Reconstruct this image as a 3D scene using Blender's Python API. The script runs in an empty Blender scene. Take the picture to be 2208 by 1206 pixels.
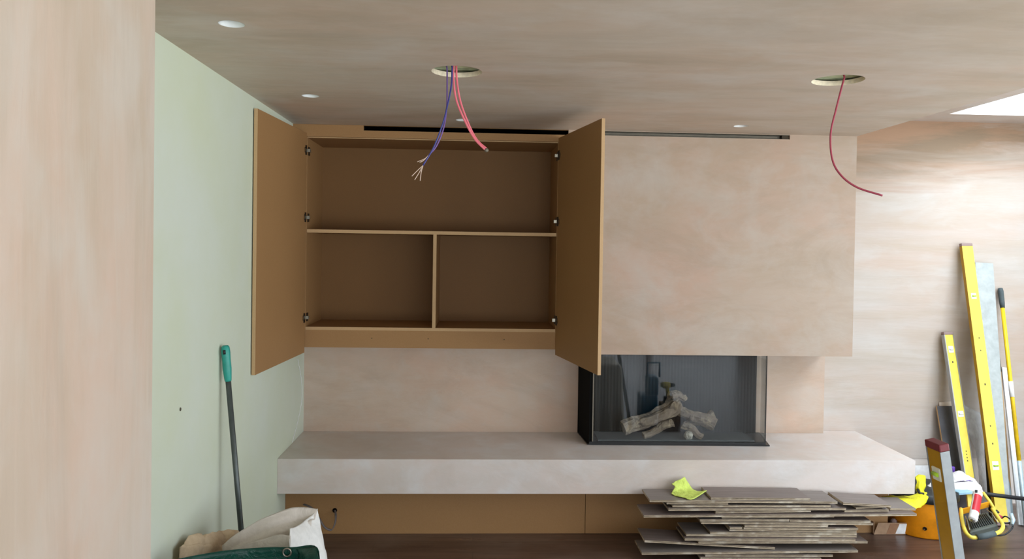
import bpy, bmesh, math, random
from mathutils import Vector, Matrix, noise
from math import sin, cos, pi, radians

S = bpy.context.scene
COL = S.collection

# ------------------------------------------------------------------ camera
CF, CYAW, CPITCH, CROLL, CCY, CH = 1642.289, .0459, .0148, .0153, 556.9376, 1.6933
_f = Vector((sin(CYAW)*cos(CPITCH), cos(CYAW)*cos(CPITCH), -sin(CPITCH)))
_R = Vector((cos(CYAW), -sin(CYAW), 0)); _U = _R.cross(_f)
_R2 = cos(CROLL)*_R + sin(CROLL)*_U; _U2 = -sin(CROLL)*_R + cos(CROLL)*_U
cam_d = bpy.data.cameras.new('camera'); cam = bpy.data.objects.new('camera', cam_d); COL.objects.link(cam)
M4 = Matrix((_R2, _U2, -_f)).transposed().to_4x4(); M4.translation = (0, 0, CH)
cam.matrix_world = M4
cam_d.sensor_width = 36; cam_d.lens = CF*36/2208
cam_d.shift_y = -(603-CCY)/2208
cam_d.clip_start = .02; cam_d.clip_end = 100
S.camera = cam

# ------------------------------------------------------------------ world: bright overcast daylight
SKY_STRENGTH = 3.0
w = bpy.data.worlds.new('overcast_sky'); S.world = w; w.use_nodes = True
wn = w.node_tree; wn.nodes.clear()
wo = wn.nodes.new('ShaderNodeOutputWorld'); wb = wn.nodes.new('ShaderNodeBackground')
tc = wn.nodes.new('ShaderNodeTexCoord'); sx = wn.nodes.new('ShaderNodeSeparateXYZ'); wr = wn.nodes.new('ShaderNodeValToRGB')
wn.links.new(tc.outputs['Generated'], sx.inputs[0])
mr = wn.nodes.new('ShaderNodeMapRange'); mr.inputs[1].default_value = -1; mr.inputs[2].default_value = 1
wn.links.new(sx.outputs['Z'], mr.inputs[0]); wn.links.new(mr.outputs[0], wr.inputs[0])
e = wr.color_ramp.elements
e[0].position = .40; e[0].color = (.64, .68, .70, 1)
e[1].position = 1.0; e[1].color = (.92, 1.02, 1.12, 1)
for pos_, c_ in ((.495, (.62, .66, .68, 1)), (.51, (.34, .37, .41, 1)), (.7, (.50, .55, .61, 1))):
    q = e.new(pos_); q.color = c_
wn.links.new(wr.outputs[0], wb.inputs[0]); wb.inputs[1].default_value = SKY_STRENGTH
wn.links.new(wb.outputs[0], wo.inputs[0])

S.view_settings.view_transform = 'Standard'; S.view_settings.look = 'None'
S.view_settings.gamma = 1; S.view_settings.exposure = 1.95
S.view_settings.use_curve_mapping = False
S.cycles.use_denoising = True
S.cycles.max_bounces = 12; S.cycles.diffuse_bounces = 8; S.cycles.glossy_bounces = 4
S.cycles.transparent_max_bounces = 12
S.cycles.sample_clamp_indirect = 6

# window openings (daylight comes in through these)
RW = dict(x=4.35, y0=-2.4, y1=3.1, z0=.05, z1=2.25)        # glazed doors in the right-hand wall
BW = dict(y=-3.2, x0=-.4, x1=4.2, z0=.03, z1=2.35)            # window in the wall behind the camera
SK = dict(x0=2.975, x1=4.0, y0=.6, y1=4.708, z=2.578)      # rooflight
def portal(loc, rot, sx_, sy_):
    l = bpy.data.lights.new('daylight_portal', 'AREA'); l.shape = 'RECTANGLE'; l.size = sx_; l.size_y = sy_
    l.cycles.is_portal = True
    o = bpy.data.objects.new('daylight_portal', l); COL.objects.link(o); o.location = loc; o.rotation_euler = rot
portal((RW['x']+.06, (RW['y0']+RW['y1'])/2, (RW['z0']+RW['z1'])/2), (0, radians(90), 0), RW['z1']-RW['z0'], RW['y1']-RW['y0'])
portal(((BW['x0']+BW['x1'])/2, BW['y']-.06, (BW['z0']+BW['z1'])/2), (radians(90), 0, 0), BW['x1']-BW['x0'], BW['z1']-BW['z0'])
portal(((SK['x0']+SK['x1'])/2, (SK['y0']+SK['y1'])/2, SK['z']+.07), (0, 0, 0), SK['x1']-SK['x0'], SK['y1']-SK['y0'])

# ------------------------------------------------------------------ measuring helpers (pixel of the photograph -> point of the room)
O = Vector((0, 0, CH))
def ray(u, v): return _f + _R2*((u-1104)/CF) - _U2*((v-CCY)/CF)
def aY(u, v, Y): d = ray(u, v); return O + d*(Y/d.y)
def aX(u, v, X): d = ray(u, v); return O + d*(X/d.x)
def aZ(u, v, Z): d = ray(u, v); return O + d*((Z-CH)/d.z)

# ------------------------------------------------------------------ materials
MATS = {}
def srgb(r, g, b):
    f = lambda c: ((c/255+.055)/1.055)**2.4 if c > 10 else c/255/12.92
    return (f(r), f(g), f(b), 1)
def newmat(name):
    m = bpy.data.materials.new(name); m.use_nodes = True; nt = m.node_tree
    return m, nt, nt.nodes['Principled BSDF']
def N(nt, t, **k):
    n = nt.nodes.new(t)
    for a, b in k.items(): setattr(n, a, b)
    return n
def noise_node(nt, coord, scale, detail=4, rough=.55, dist=0):
    n = N(nt, 'ShaderNodeTexNoise'); n.inputs['Scale'].default_value = scale; n.inputs['Detail'].default_value = detail
    n.inputs['Roughness'].default_value = rough; n.inputs['Distortion'].default_value = dist
    nt.links.new(coord, n.inputs['Vector']); return n
def ramp(nt, fac, a, b, ca=(0, 0, 0, 1), cb=(1, 1, 1, 1)):
    r = N(nt, 'ShaderNodeValToRGB'); r.color_ramp.elements[0].position = a; r.color_ramp.elements[1].position = b
    r.color_ramp.elements[0].color = ca; r.color_ramp.elements[1].color = cb
    nt.links.new(fac, r.inputs[0]); return r
def mixc(nt, fac, A, B, mode='MIX'):
    m = N(nt, 'ShaderNodeMix', data_type='RGBA', blend_type=mode)
    for s_, v_ in ((m.inputs[0], fac), (m.inputs[6], A), (m.inputs[7], B)):
        if isinstance(v_, (int, float, tuple)): s_.default_value = v_
        else: nt.links.new(v_, s_)
    return m.outputs[2]
def pos(nt, sc=(1, 1, 1), off=(0, 0, 0), local=False):
    if local: g = N(nt, 'ShaderNodeTexCoord').outputs['Object']
    else: g = N(nt, 'ShaderNodeNewGeometry').outputs['Position']
    mp = N(nt, 'ShaderNodeMapping'); mp.inputs['Scale'].default_value = sc; mp.inputs['Location'].default_value = off
    nt.links.new(g, mp.inputs[0]); return mp.outputs[0]
def bump(nt, h, bs, strength=.2, dist=.01):
    b = N(nt, 'ShaderNodeBump'); b.inputs['Strength'].default_value = strength; b.inputs['Distance'].default_value = dist
    nt.links.new(h, b.inputs['Height']); nt.links.new(b.outputs[0], bs.inputs['Normal'])
def plain(name, col, rough=.6, metal=0, var=.06, scale=25, spec=.4, bmp=0, local=True):
    m, nt, bs = newmat(name); c = pos(nt, local=local)
    n = noise_node(nt, c, scale, 3)
    dark = tuple(x*(1-var*2.2) for x in col[:3])+(1,); lite = tuple(min(1, x*(1+var*1.6)) for x in col[:3])+(1,)
    r = ramp(nt, n.outputs[0], .3, .7, dark, lite); nt.links.new(r.outputs[0], bs.inputs['Base Color'])
    bs.inputs['Roughness'].default_value = rough; bs.inputs['Metallic'].default_value = metal
    bs.inputs['Specular IOR Level'].default_value = spec
    if bmp: bump(nt, n.outputs[0], bs, bmp, .004)
    MATS[name] = m; return m
def plaster(name, base, pink, tan, pale, sc=(1, 1, 1), off=(0, 0, 0), streak=(1, 1, 6), amt=(.6, .5, .5), damp_shade=False):
    m, nt, bs = newmat(name)
    p1 = pos(nt, sc, off); p2 = pos(nt, tuple(a*b for a, b in zip(sc, streak)), (off[0]+3, off[1]+7, off[2]+1))
    n1 = noise_node(nt, p1, 1.1, 5, .6, .6); n2 = noise_node(nt, p2, 1.3, 6, .62, .8)
    n3 = noise_node(nt, p1, 2.6, 4, .6, .3); n4 = noise_node(nt, p2, 4.5, 5, .65, 1.2)
    def fac(n, a, b, k):
        r = ramp(nt, n.outputs[0], a-.03, b+.05); mm = N(nt, 'ShaderNodeMath', operation='MULTIPLY'); mm.inputs[1].default_value = k
        nt.links.new(r.outputs[0], mm.inputs[0]); return mm.outputs[0]
    c = mixc(nt, fac(n1, .44, .58, amt[0]), base, pink)
    c = mixc(nt, fac(n2, .46, .60, amt[1]), c, tan)
    c = mixc(nt, fac(n3, .50, .64, amt[2]), c, pale)
    c = mixc(nt, fac(n4, .50, .72, .3), c, pale)
    n5 = noise_node(nt, p2, .8, 7, .7, 1.6); c = mixc(nt, fac(n5, .50, .66, .38), c, tuple(q*.80 for q in tan[:3])+(1,))
    n6 = noise_node(nt, p1, .9, 6, .68, 1.0); c = mixc(nt, fac(n6, .54, .66, .25), c, pink)
    if damp_shade:  # browner towards the top: drying plaster patch plus painted shade under the soffit
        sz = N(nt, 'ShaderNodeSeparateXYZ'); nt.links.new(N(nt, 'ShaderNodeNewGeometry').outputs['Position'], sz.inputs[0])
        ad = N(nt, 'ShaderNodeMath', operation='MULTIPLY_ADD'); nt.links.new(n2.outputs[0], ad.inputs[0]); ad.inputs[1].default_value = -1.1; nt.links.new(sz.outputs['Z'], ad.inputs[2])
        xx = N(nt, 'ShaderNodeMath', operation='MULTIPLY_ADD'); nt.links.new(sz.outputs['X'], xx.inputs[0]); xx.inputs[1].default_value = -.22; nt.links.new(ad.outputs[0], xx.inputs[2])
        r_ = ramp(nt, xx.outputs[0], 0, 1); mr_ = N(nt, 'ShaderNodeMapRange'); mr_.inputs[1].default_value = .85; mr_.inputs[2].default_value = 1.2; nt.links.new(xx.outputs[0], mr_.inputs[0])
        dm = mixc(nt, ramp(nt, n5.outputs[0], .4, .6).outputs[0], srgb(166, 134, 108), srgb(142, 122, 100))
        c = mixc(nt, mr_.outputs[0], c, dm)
    nt.links.new(c, bs.inputs['Base Color'])
    rr = N(nt, 'ShaderNodeMapRange'); rr.inputs[3].default_value = .62; rr.inputs[4].default_value = .44
    nt.links.new(n4.outputs[0], rr.inputs[0]); nt.links.new(rr.outputs[0], bs.inputs['Roughness'])
    bs.inputs['Specular IOR Level'].default_value = .28
    bump(nt, n4.outputs[0], bs, .12, .01)
    MATS[name] = m; return m

plaster('plaster_ceiling', srgb(202, 188, 172), srgb(204, 180, 160), srgb(184, 168, 147), srgb(210, 202, 193), sc=(.9, 1.3, 1), streak=(.9, 2.0, 1), amt=(.75, .7, .6))
plaster('plaster_breast', srgb(173, 155, 138), srgb(178, 151, 133), srgb(163, 144, 123), srgb(176, 165, 154), sc=(1.2, 1, 1.2), off=(4, 2, 0), streak=(1, 1, 2.6), amt=(.85, .6, .8))
plaster('plaster_recess', srgb(190, 170, 152), srgb(194, 164, 144), srgb(176, 156, 136), srgb(190, 179, 168), sc=(1.5, 1, 1.7), off=(1, 5, 2), streak=(1, 1, 2), amt=(.8, .5, .6))
plaster('plaster_far', srgb(187, 180, 173), srgb(186, 160, 142), srgb(176, 160, 141), srgb(192, 188, 183), sc=(.7, 1, 1.6), off=(0, 5, 2.3), streak=(.6, 1, 2.6), amt=(.55, .5, .7), damp_shade=True)
plaster('plaster_ledge', srgb(208, 198, 191), srgb(210, 188, 175), srgb(196, 187, 176), srgb(214, 213, 212), sc=(1.3, 1.3, 1.6), off=(7, 2, 0), streak=(1, 1, 1.6), amt=(.55, .5, .8))
plaster('plaster_pier', srgb(196, 181, 166), srgb(200, 174, 156), srgb(182, 165, 145), srgb(198, 191, 181), sc=(1, 1.5, .9), off=(2, 9, 1), streak=(1, 2.4, .55), amt=(.75, .7, .6))

def make_green_board():
    m, nt, bs = newmat('pale_green_board'); p = pos(nt, (1, 1, 1))
    n = noise_node(nt, p, 1.2, 5, .6); n2 = noise_node(nt, p, 9, 6, .7, .5)
    c = mixc(nt, ramp(nt, n.outputs[0], .35, .7).outputs[0], srgb(201, 208, 184), srgb(206, 213, 202))
    sp = ramp(nt, n2.outputs[0], .70, .78); mm = N(nt, 'ShaderNodeMath', operation='MULTIPLY'); mm.inputs[1].default_value = .35
    nt.links.new(sp.outputs[0], mm.inputs[0])
    c = mixc(nt, mm.outputs[0], c, srgb(170, 168, 145)); nt.links.new(c, bs.inputs['Base Color'])
    bs.inputs['Roughness'].default_value = .7; bs.inputs['Specular IOR Level'].default_value = .25; MATS['green_board'] = m
_l = MATS['plaster_ledge'].node_tree.nodes
[n for n in _l if n.type == 'MAP_RANGE'][0].inputs[3].default_value = .42; [n for n in _l if n.type == 'MAP_RANGE'][0].inputs[4].default_value = .28
_l['Principled BSDF'].inputs['Specular IOR Level'].default_value = .6
_l = MATS['plaster_ledge'].node_tree.nodes; _m = [n for n in _l if n.type == 'MAP_RANGE'][0]
_m.inputs[3].default_value = .42; _m.inputs[4].default_value = .28; _l['Principled BSDF'].inputs['Specular IOR Level'].default_value = .6
make_green_board()

def make_mdf(name, c1, c2):
    m, nt, bs = newmat(name); p = pos(nt, (1, 1, 1)); n = noise_node(nt, p, 220, 3, .7); n2 = noise_node(nt, p, 2, 3)
    c = mixc(nt, ramp(nt, n.outputs[0], .35, .65).outputs[0], c1, c2)
    c = mixc(nt, ramp(nt, n2.outputs[0], .4, .8, (0, 0, 0, 1), (.3, .3, .3, 1)).outputs[0], c, tuple(x*.85 for x in c1[:3])+(1,))
    nt.links.new(c, bs.inputs['Base Color']); bs.inputs['Roughness'].default_value = .62; bs.inputs['Specular IOR Level'].default_value = .3
    MATS[name] = m
make_mdf('mdf', srgb(150, 113, 72), srgb(156, 119, 78))
make_mdf('mdf_shaded', srgb(114, 80, 44), srgb(120, 86, 48))  # darker mdf copy; shade inside the cabinet put into the back panel colour
make_mdf('mdf_edge', srgb(180, 148, 108), srgb(186, 154, 114))

def make_floor():
    m, nt, bs = newmat('dark_floorboards')
    g = N(nt, 'ShaderNodeNewGeometry').outputs['Position']
    br = N(nt, 'ShaderNodeTexBrick'); br.offset = .37; br.inputs['Scale'].default_value = 1
    br.inputs['Brick Width'].default_value = 1.5; br.inputs['Row Height'].default_value = .15; br.inputs['Mortar Size'].default_value = .0015
    br.inputs['Color1'].default_value = srgb(74, 50, 40); br.inputs['Color2'].default_value = srgb(104, 76, 62); br.inputs['Mortar'].default_value = srgb(22, 15, 12)
    nt.links.new(g, br.inputs['Vector'])
    n = noise_node(nt, pos(nt, (.7, 9, 1)), 2.2, 8, .65, .8)
    c = mixc(nt, ramp(nt, n.outputs[0], .3, .72).outputs[0], br.outputs['Color'], srgb(56, 38, 32))
    d = noise_node(nt, pos(nt, (1, 1.6, 1)), 1.3, 5, .6)
    dust = ramp(nt, d.outputs[0], .42, .75, (.04, .04, .04, 1), (.5, .5, .5, 1))
    c = mixc(nt, dust.outputs[0], c, srgb(128, 114, 104)); nt.links.new(c, bs.inputs['Base Color'])
    rr = ramp(nt, n.outputs[0], .2, .8, (.22, .22, .22, 1), (.42, .42, .42, 1)); nt.links.new(rr.outputs[0], bs.inputs['Roughness'])
    bump(nt, n.outputs[0], bs, .12, .004); MATS['floor'] = m
make_floor()

def make_board_top():
    m, nt, bs = newmat('floorboard_face'); 
    n = noise_node(nt, pos(nt, (1.2, 22, 1), local=True), 3, 7, .65, .6)
    oi = N(nt, 'ShaderNodeObjectInfo')
    c = mixc(nt, ramp(nt, n.outputs[0], .3, .72).outputs[0], srgb(122, 110, 104), srgb(92, 78, 72))
    c = mixc(nt, ramp(nt, oi.outputs['Random'], .2, .9, (0, 0, 0, 1), (.55, .55, .55, 1)).outputs[0], c, srgb(122, 118, 112))
    nt.links.new(c, bs.inputs['Base Color']); bs.inputs['Roughness'].default_value = .42; MATS['board_top'] = m
    m, nt, bs = newmat('floorboard_plywood_edge')
    n = noise_node(nt, pos(nt, (6, 6, 40), local=True), 3, 5, .6); n2 = noise_node(nt, pos(nt, (1, 1, .3), local=True), 7, 3, .6)
    c = mixc(nt, ramp(nt, n.outputs[0], .35, .65).outputs[0], srgb(184, 168, 142), srgb(150, 134, 112))
    c = mixc(nt, ramp(nt, n2.outputs[0], .52, .62, (0, 0, 0, 1), (.75, .75, .75, 1)).outputs[0], c, srgb(206, 196, 176))
    n3 = noise_node(nt, pos(nt, (1, 1, .1), local=True), 23, 1, .5)
    c = mixc(nt, ramp(nt, n3.outputs[0], .72, .75, (0, 0, 0, 1), (.8, .8, .8, 1)).outputs[0], c, srgb(60, 48, 38))
    nt.links.new(c, bs.inputs['Base Color']); bs.inputs['Roughness'].default_value = .7; MATS['board_edge'] = m
make_board_top()

def make_log():
    m, nt, bs = newmat('ceramic_log_bark')
    n = noise_node(nt, pos(nt, (1, 1, 1), local=True), 22, 6, .7, .8); n2 = noise_node(nt, pos(nt, (1, 1, 1), local=True), 9, 3, .6)
    c = mixc(nt, ramp(nt, n.outputs[0], .35, .65).outputs[0], srgb(96, 84, 76), srgb(196, 176, 150))
    c = mixc(nt, ramp(nt, n2.outputs[0], .48, .6).outputs[0], c, srgb(150, 132, 116)); nt.links.new(c, bs.inputs['Base Color'])
    bs.inputs['Roughness'].default_value = .9; bump(nt, n.outputs[0], bs, .6, .01); MATS['log'] = m
make_log()
def make_glass(name, tint=(1, 1, 1, 1), extra=0.0, sharp=0.0):
    m, nt, bs = newmat(name); nt.nodes.remove(bs); out = nt.nodes['Material Output']
    t = N(nt, 'ShaderNodeBsdfTransparent'); t.inputs[0].default_value = tint
    g = N(nt, 'ShaderNodeBsdfGlossy'); g.inputs['Roughness'].default_value = sharp
    fr = N(nt, 'ShaderNodeFresnel'); bf = N(nt, 'ShaderNodeMapRange'); bf.inputs[3].default_value = 1.5; bf.inputs[4].default_value = 1/1.5
    nt.links.new(N(nt, 'ShaderNodeNewGeometry').outputs['Backfacing'], bf.inputs[0]); nt.links.new(bf.outputs[0], fr.inputs[0])
    ad = N(nt, 'ShaderNodeMath', operation='ADD'); ad.inputs[1].default_value = extra; nt.links.new(fr.outputs[0], ad.inputs[0])
    mx = N(nt, 'ShaderNodeMixShader'); nt.links.new(ad.outputs[0], mx.inputs[0]); nt.links.new(t.outputs[0], mx.inputs[1]); nt.links.new(g.outputs[0], mx.inputs[2])
    nt.links.new(mx.outputs[0], out.inputs[0]); MATS[name] = m
make_glass('fire_glass', (.84, .86, .86, 1), 0)
make_glass('window_glass', (.97, .98, .98, 1))
def make_film():
    m, nt, bs = newmat('plastic_film'); bs.inputs['Base Color'].default_value = srgb(225, 230, 235); bs.inputs['Roughness'].default_value = .3
    n = noise_node(nt, pos(nt, (1, 1, .5), local=True), 9, 4, .6)
    r = ramp(nt, n.outputs[0], .35, .7, (.22, .22, .22, 1), (.62, .62, .62, 1)); nt.links.new(r.outputs[0], bs.inputs['Alpha'])
    bump(nt, n.outputs[0], bs, .6, .02); MATS['film'] = m
make_film()
def fabric(name, c1, c2, scale=40, rough=.9, wr=12):
    m, nt, bs = newmat(name); n = noise_node(nt, pos(nt, local=True), scale, 3); n2 = noise_node(nt, pos(nt, local=True), wr, 5, .6, 1)
    c = mixc(nt, ramp(nt, n.outputs[0], .35, .65).outputs[0], c1, c2); nt.links.new(c, bs.inputs['Base Color'])
    bs.inputs['Roughness'].default_value = rough; bs.inputs['Specular IOR Level'].default_value = .25; bump(nt, n2.outputs[0], bs, .7, .012); MATS[name] = m
fabric('white_sack', srgb(222, 222, 218), srgb(230, 230, 226), wr=9, rough=.6)
fabric('sack_inside', srgb(196, 188, 178), srgb(204, 196, 186), wr=10)
fabric('beige_sack', srgb(194, 172, 142), srgb(204, 184, 154), wr=18)
fabric('green_tarp', srgb(14, 56, 46), srgb(20, 66, 54), wr=14, rough=.32)
fabric('lime_cloth', srgb(206, 224, 112), srgb(188, 206, 98), wr=45)
fabric('hivis_yellow', srgb(226, 222, 44), srgb(210, 204, 40), wr=20, rough=.5)
fabric('white_cloth', srgb(232, 230, 230), srgb(214, 212, 214), wr=30)
fabric('dust_sheet', srgb(214, 206, 192), srgb(226, 218, 204), wr=7)
fabric('cardboard', srgb(170, 140, 112), srgb(160, 130, 104), wr=6)
plain('black_metal', srgb(20, 21, 22), .35, var=.1); plain('black_liner', srgb(27, 29, 30), .6, var=.05); plain('matt_black', srgb(9, 10, 10), .85, spec=.12); plain('bed_grey', srgb(84, 90, 92), .6)
plain('black_plastic', srgb(30, 34, 36), .5); plain('dark_void', srgb(8, 6, 6), .9, spec=.05)
plain('chrome', srgb(150, 144, 130), .4, .8); plain('dark_metal', srgb(60, 52, 42), .4, .8)
plain('grey_aluminium', srgb(170, 172, 172), .38, .85, var=.04); plain('aluminium_sheet', srgb(168, 175, 174), .5, .1)
plain('level_yellow', srgb(228, 206, 84), .45, var=.03, spec=.35); plain('level_cream', srgb(240, 230, 150), .4, var=.03)
plain('level_yellow_shaded', srgb(172, 130, 24), .4, var=.03, spec=.3)  # level yellow darkened: shade on turned-away faces put into the colour
plain('maroon_rubber', srgb(112, 42, 48), .55); plain('taupe_rubber', srgb(140, 120, 116), .55)
plain('level_silver', srgb(146, 152, 155), .5, .2); plain('vial_green', srgb(168, 210, 60), .2); plain('vial_white', srgb(225, 228, 215), .3)
plain('pole_yellow', srgb(236, 198, 34), .4); plain('grip_dark', srgb(72, 82, 84), .7); plain('teal_plastic', srgb(44, 148, 134), .4)
plain('pole_grey', srgb(78, 84, 82), .35, .3); plain('white_plastic', srgb(236, 238, 238), .4); plain('white_metal', srgb(226, 232, 236), .45)
plain('wood_pale', srgb(196, 160, 112), .6); plain('wood_brown', srgb(150, 112, 84), .6); plain('zinc', srgb(176, 196, 206), .4, .3, var=.08)
plain('dark_board', srgb(84, 84, 88), .5, var=.12, scale=8); plain('orange_plastic', srgb(238, 150, 16), .45, var=.05)
plain('amber_plastic', srgb(232, 160, 28), .45); plain('purple_plastic', srgb(96, 62, 160), .4); plain('blue_pale', srgb(150, 190, 212), .5)
plain('pink_cable', srgb(232, 120, 134), .4, var=.02); plain('purple_cable', srgb(112, 84, 150), .45, var=.02); plain('blue_cable', srgb(60, 62, 130), .45, var=.02)
plain('red_cable', srgb(160, 66, 84), .45, var=.02); plain('wire_pale', srgb(210, 186, 170), .5); plain('grey_cable', srgb(104, 96, 94), .55)
plain('cup_white', srgb(240, 244, 244), .5); plain('cut_plasterboard', srgb(224, 212, 186), .85, var=.08, scale=60)
plain('membrane', srgb(178, 184, 148), .8, var=.25, scale=12); plain('joist', srgb(120, 96, 66), .8, var=.15)
plain('white_paint', srgb(232, 232, 228), .5, var=.02, local=False); plain('blue_tool', srgb(34, 104, 140), .45); plain('red_label', srgb(190, 36, 48), .4)
plain('grey_trunking', srgb(112, 105, 92), .5, .2); plain('plaster_white_band', srgb(214, 206, 198), .7, var=.04, scale=3, local=False)
plain('black_rubber', srgb(24, 26, 30), .5); plain('grate_grey', srgb(84, 90, 84), .5); plain('ember', srgb(200, 192, 176), .8, var=.3, scale=60); plain('dark_mark', srgb(70, 66, 50), .7)
plain('terracotta_plug', srgb(176, 60, 66), .5)

# ------------------------------------------------------------------ mesh helpers
class MB:
    def __init__(s): s.v = []; s.f = []; s.m = []; s.mats = []; s.sm = []
    def mi(s, mat):
        if mat not in s.mats: s.mats.append(mat)
        return s.mats.index(mat)
    def add(s, vs, fs, mat, smooth=False):
        o = len(s.v); s.v += [Vector(v) for v in vs]; k = s.mi(mat)
        for f in fs: s.f.append([o+i for i in f]); s.m.append(k); s.sm.append(smooth)
        return s
    def box(s, x0, x1, y0, y1, z0, z1, mat, edge=None, M=None, broad='z'):
        vs = [Vector((x, y, z)) for z in (z0, z1) for y in (y0, y1) for x in (x0, x1)]
        if M: vs = [M @ v for v in vs]
        fs = [(0, 2, 3, 1), (4, 5, 7, 6), (0, 1, 5, 4), (2, 6, 7, 3), (0, 4, 6, 2), (1, 3, 7, 5)]
        s.add(vs, fs, mat)
        if edge:
            k = s.mi(edge); n = len(s.m)-6
            for i in range(6):
                if i not in {'z': (0, 1), 'y': (2, 3), 'x': (4, 5)}[broad]: s.m[n+i] = k
        return s
    def prism(s, pts, d, mat):     # polygon pts (3D) extruded by vector d
        n = len(pts); d = Vector(d); vs = [Vector(p) for p in pts] + [Vector(p)+d for p in pts]
        s.add(vs, [tuple(range(n))[::-1], tuple(range(n, 2*n))] + [(i, (i+1) % n, n+(i+1) % n, n+i) for i in range(n)], mat); return s
    def tube(s, pts, r, mat, seg=10, cap=True, closed=False):
        pts = [Vector(p) for p in pts]; n = len(pts); rs = r if isinstance(r, (list, tuple)) else [r]*n
        up = None; vs = []
        for i, p in enumerate(pts):
            a = pts[(i-1) % n] if (closed or i > 0) else p; b = pts[(i+1) % n] if (closed or i < n-1) else p
            t = (b-a).normalized()
            if up is None:
                up = Vector((0, 0, 1)) if abs(t.z) < .9 else Vector((0, 1, 0))
            x = t.cross(up).normalized(); up = x.cross(t).normalized()
            for k in range(seg):
                an = 2*pi*k/seg; vs.append(p+(x*cos(an)+up*sin(an))*rs[i])
        fs = []
        for i in range(n if closed else n-1):
            for k in range(seg):
                a = i*seg+k; b = i*seg+(k+1) % seg; j = ((i+1) % n)*seg
                fs.append((a, b, j+(k+1) % seg, j+k))
        s.add(vs, fs, mat, True)
        if cap and not closed:
            o = len(s.v)-len(vs); k = s.mi(mat)
            s.f.append([o+i for i in range(seg)][::-1]); s.m.append(k); s.sm.append(False)
            s.f.append([o+(n-1)*seg+i for i in range(seg)]); s.m.append(k); s.sm.append(False)
        return s
    def lathe(s, prof, mat, M=None, seg=32, cap0=False, cap1=False, a0=0, a1=2*pi):  # prof: (r, z)
        vs = []; full = abs(a1-a0-2*pi) < 1e-6; nk = seg if full else seg+1
        for r, z in prof:
            for k in range(nk):
                an = a0+(a1-a0)*k/seg; vs.append(Vector((r*cos(an), r*sin(an), z)))
        if M: vs = [M @ v for v in vs]
        fs = [(i*nk+k, i*nk+(k+1) % nk, (i+1)*nk+(k+1) % nk, (i+1)*nk+k) for i in range(len(prof)-1) for k in range(seg)]
        s.add(vs, fs, mat, True); o = len(s.v)-len(vs); kk = s.mi(mat)
        if cap0: s.f.append([o+i for i in range(nk)][::-1]); s.m.append(kk); s.sm.append(False)
        if cap1: s.f.append([o+(len(prof)-1)*nk+i for i in range(nk)]); s.m.append(kk); s.sm.append(False)
        return s
    def build(s, name, parent=None, bevel=0, origin=None, weld=False):
        me = bpy.data.meshes.new(name)
        org = Vector(origin) if origin is not None else Vector((0, 0, 0))
        if parent is not None and origin is None: org = Vector((0, 0, 0))
        me.from_pydata([v-org for v in s.v], [], s.f)
        for mt in s.mats: me.materials.append(MATS[mt])
        for i, p in enumerate(me.polygons): p.material_index = s.m[i]; p.use_smooth = s.sm[i]
        me.update()
        bm = bmesh.new(); bm.from_mesh(me)
        if weld: bmesh.ops.remove_doubles(bm, verts=bm.verts, dist=1e-5)
        bmesh.ops.recalc_face_normals(bm, faces=bm.faces); bm.to_mesh(me); bm.free()
        o = bpy.data.objects.new(name, me); COL.objects.link(o)
        if parent is not None:
            o.parent = parent
            o.location = org
        else: o.location = org
        if bevel:
            b = o.modifiers.new('bevel', 'BEVEL'); b.width = bevel; b.segments = 2; b.limit_method = 'ANGLE'; b.angle_limit = radians(40)
        return o

def tag(o, label, cat=None, group=None):
    o['label'] = label
    if cat: o['category'] = cat
    if group: o['group'] = group
    return o
def struct(o): o['kind'] = 'structure'; return o
def thing(name, label, cat, loc=(0, 0, 0), group=None, M=None):
    o = bpy.data.objects.new(name, None); o.empty_display_size = .05; COL.objects.link(o)
    if M is not None: o.matrix_world = M
    else: o.location = loc
    return tag(o, label, cat, group)
def part(mb, name, root, **k):
    """mesh given in world coordinates, parented to a thing whose root carries only a location"""
    loc = Vector(root.location)
    for i in range(len(mb.v)): mb.v[i] = mb.v[i]-loc
    return mb.build(name, root, **k)
def lpart(mb, name, root, **k): return mb.build(name, root, **k)   # mesh given in the thing's own coordinates
def smooth_pts(p, n=8):
    p = [Vector(q) for q in p]; out = []
    P = [2*p[0]-p[1]] + p + [2*p[-1]-p[-2]]
    for i in range(1, len(P)-2):
        for k in range(n):
            t = k/n; a, b, c, d = P[i-1], P[i], P[i+1], P[i+2]
            out.append(.5*((2*b)+(c-a)*t+(2*a-5*b+4*c-d)*t*t+(3*b-a-3*c+d)*t**3))
    out.append(p[-1]); return out
def sheet(rows, mat, name, parent=None, sub=8, thick=.002, crumple=0, cs=9, seed=0, origin=None, keep_edge=False):
    """smooth surface through a net of control points, crumpled and given a thickness"""
    rows = [smooth_pts(r, sub) for r in rows]
    cols = list(zip(*rows)); cols = [smooth_pts(c, sub) for c in cols]
    nu = len(cols); nv = len(cols[0]); mb = MB(); vs = []
    for i in range(nu):
        for j in range(nv):
            p = cols[i][j]
            if crumple:
                q = p*cs + Vector((seed*3.1, seed*1.7, seed))
                d = Vector((noise.noise(q), noise.noise(q+Vector((9, 2, 4))), noise.noise(q+Vector((3, 8, 1)))))
                d += .5*Vector((noise.noise(q*2.3), noise.noise(q*2.3+Vector((9, 2, 4))), noise.noise(q*2.3+Vector((3, 8, 1)))))
                p = p + d*crumple
            vs.append(p)
    fs = [(i*nv+j, (i+1)*nv+j, (i+1)*nv+j+1, i*nv+j+1) for i in range(nu-1) for j in range(nv-1)]
    mb.add(vs, fs, mat, True)
    if parent is not None: o = part(mb, name, parent)
    else: o = mb.build(name, origin=origin)
    if thick:
        md = o.modifiers.new('thickness', 'SOLIDIFY'); md.thickness = thick; md.offset = 0
    return o

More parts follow.
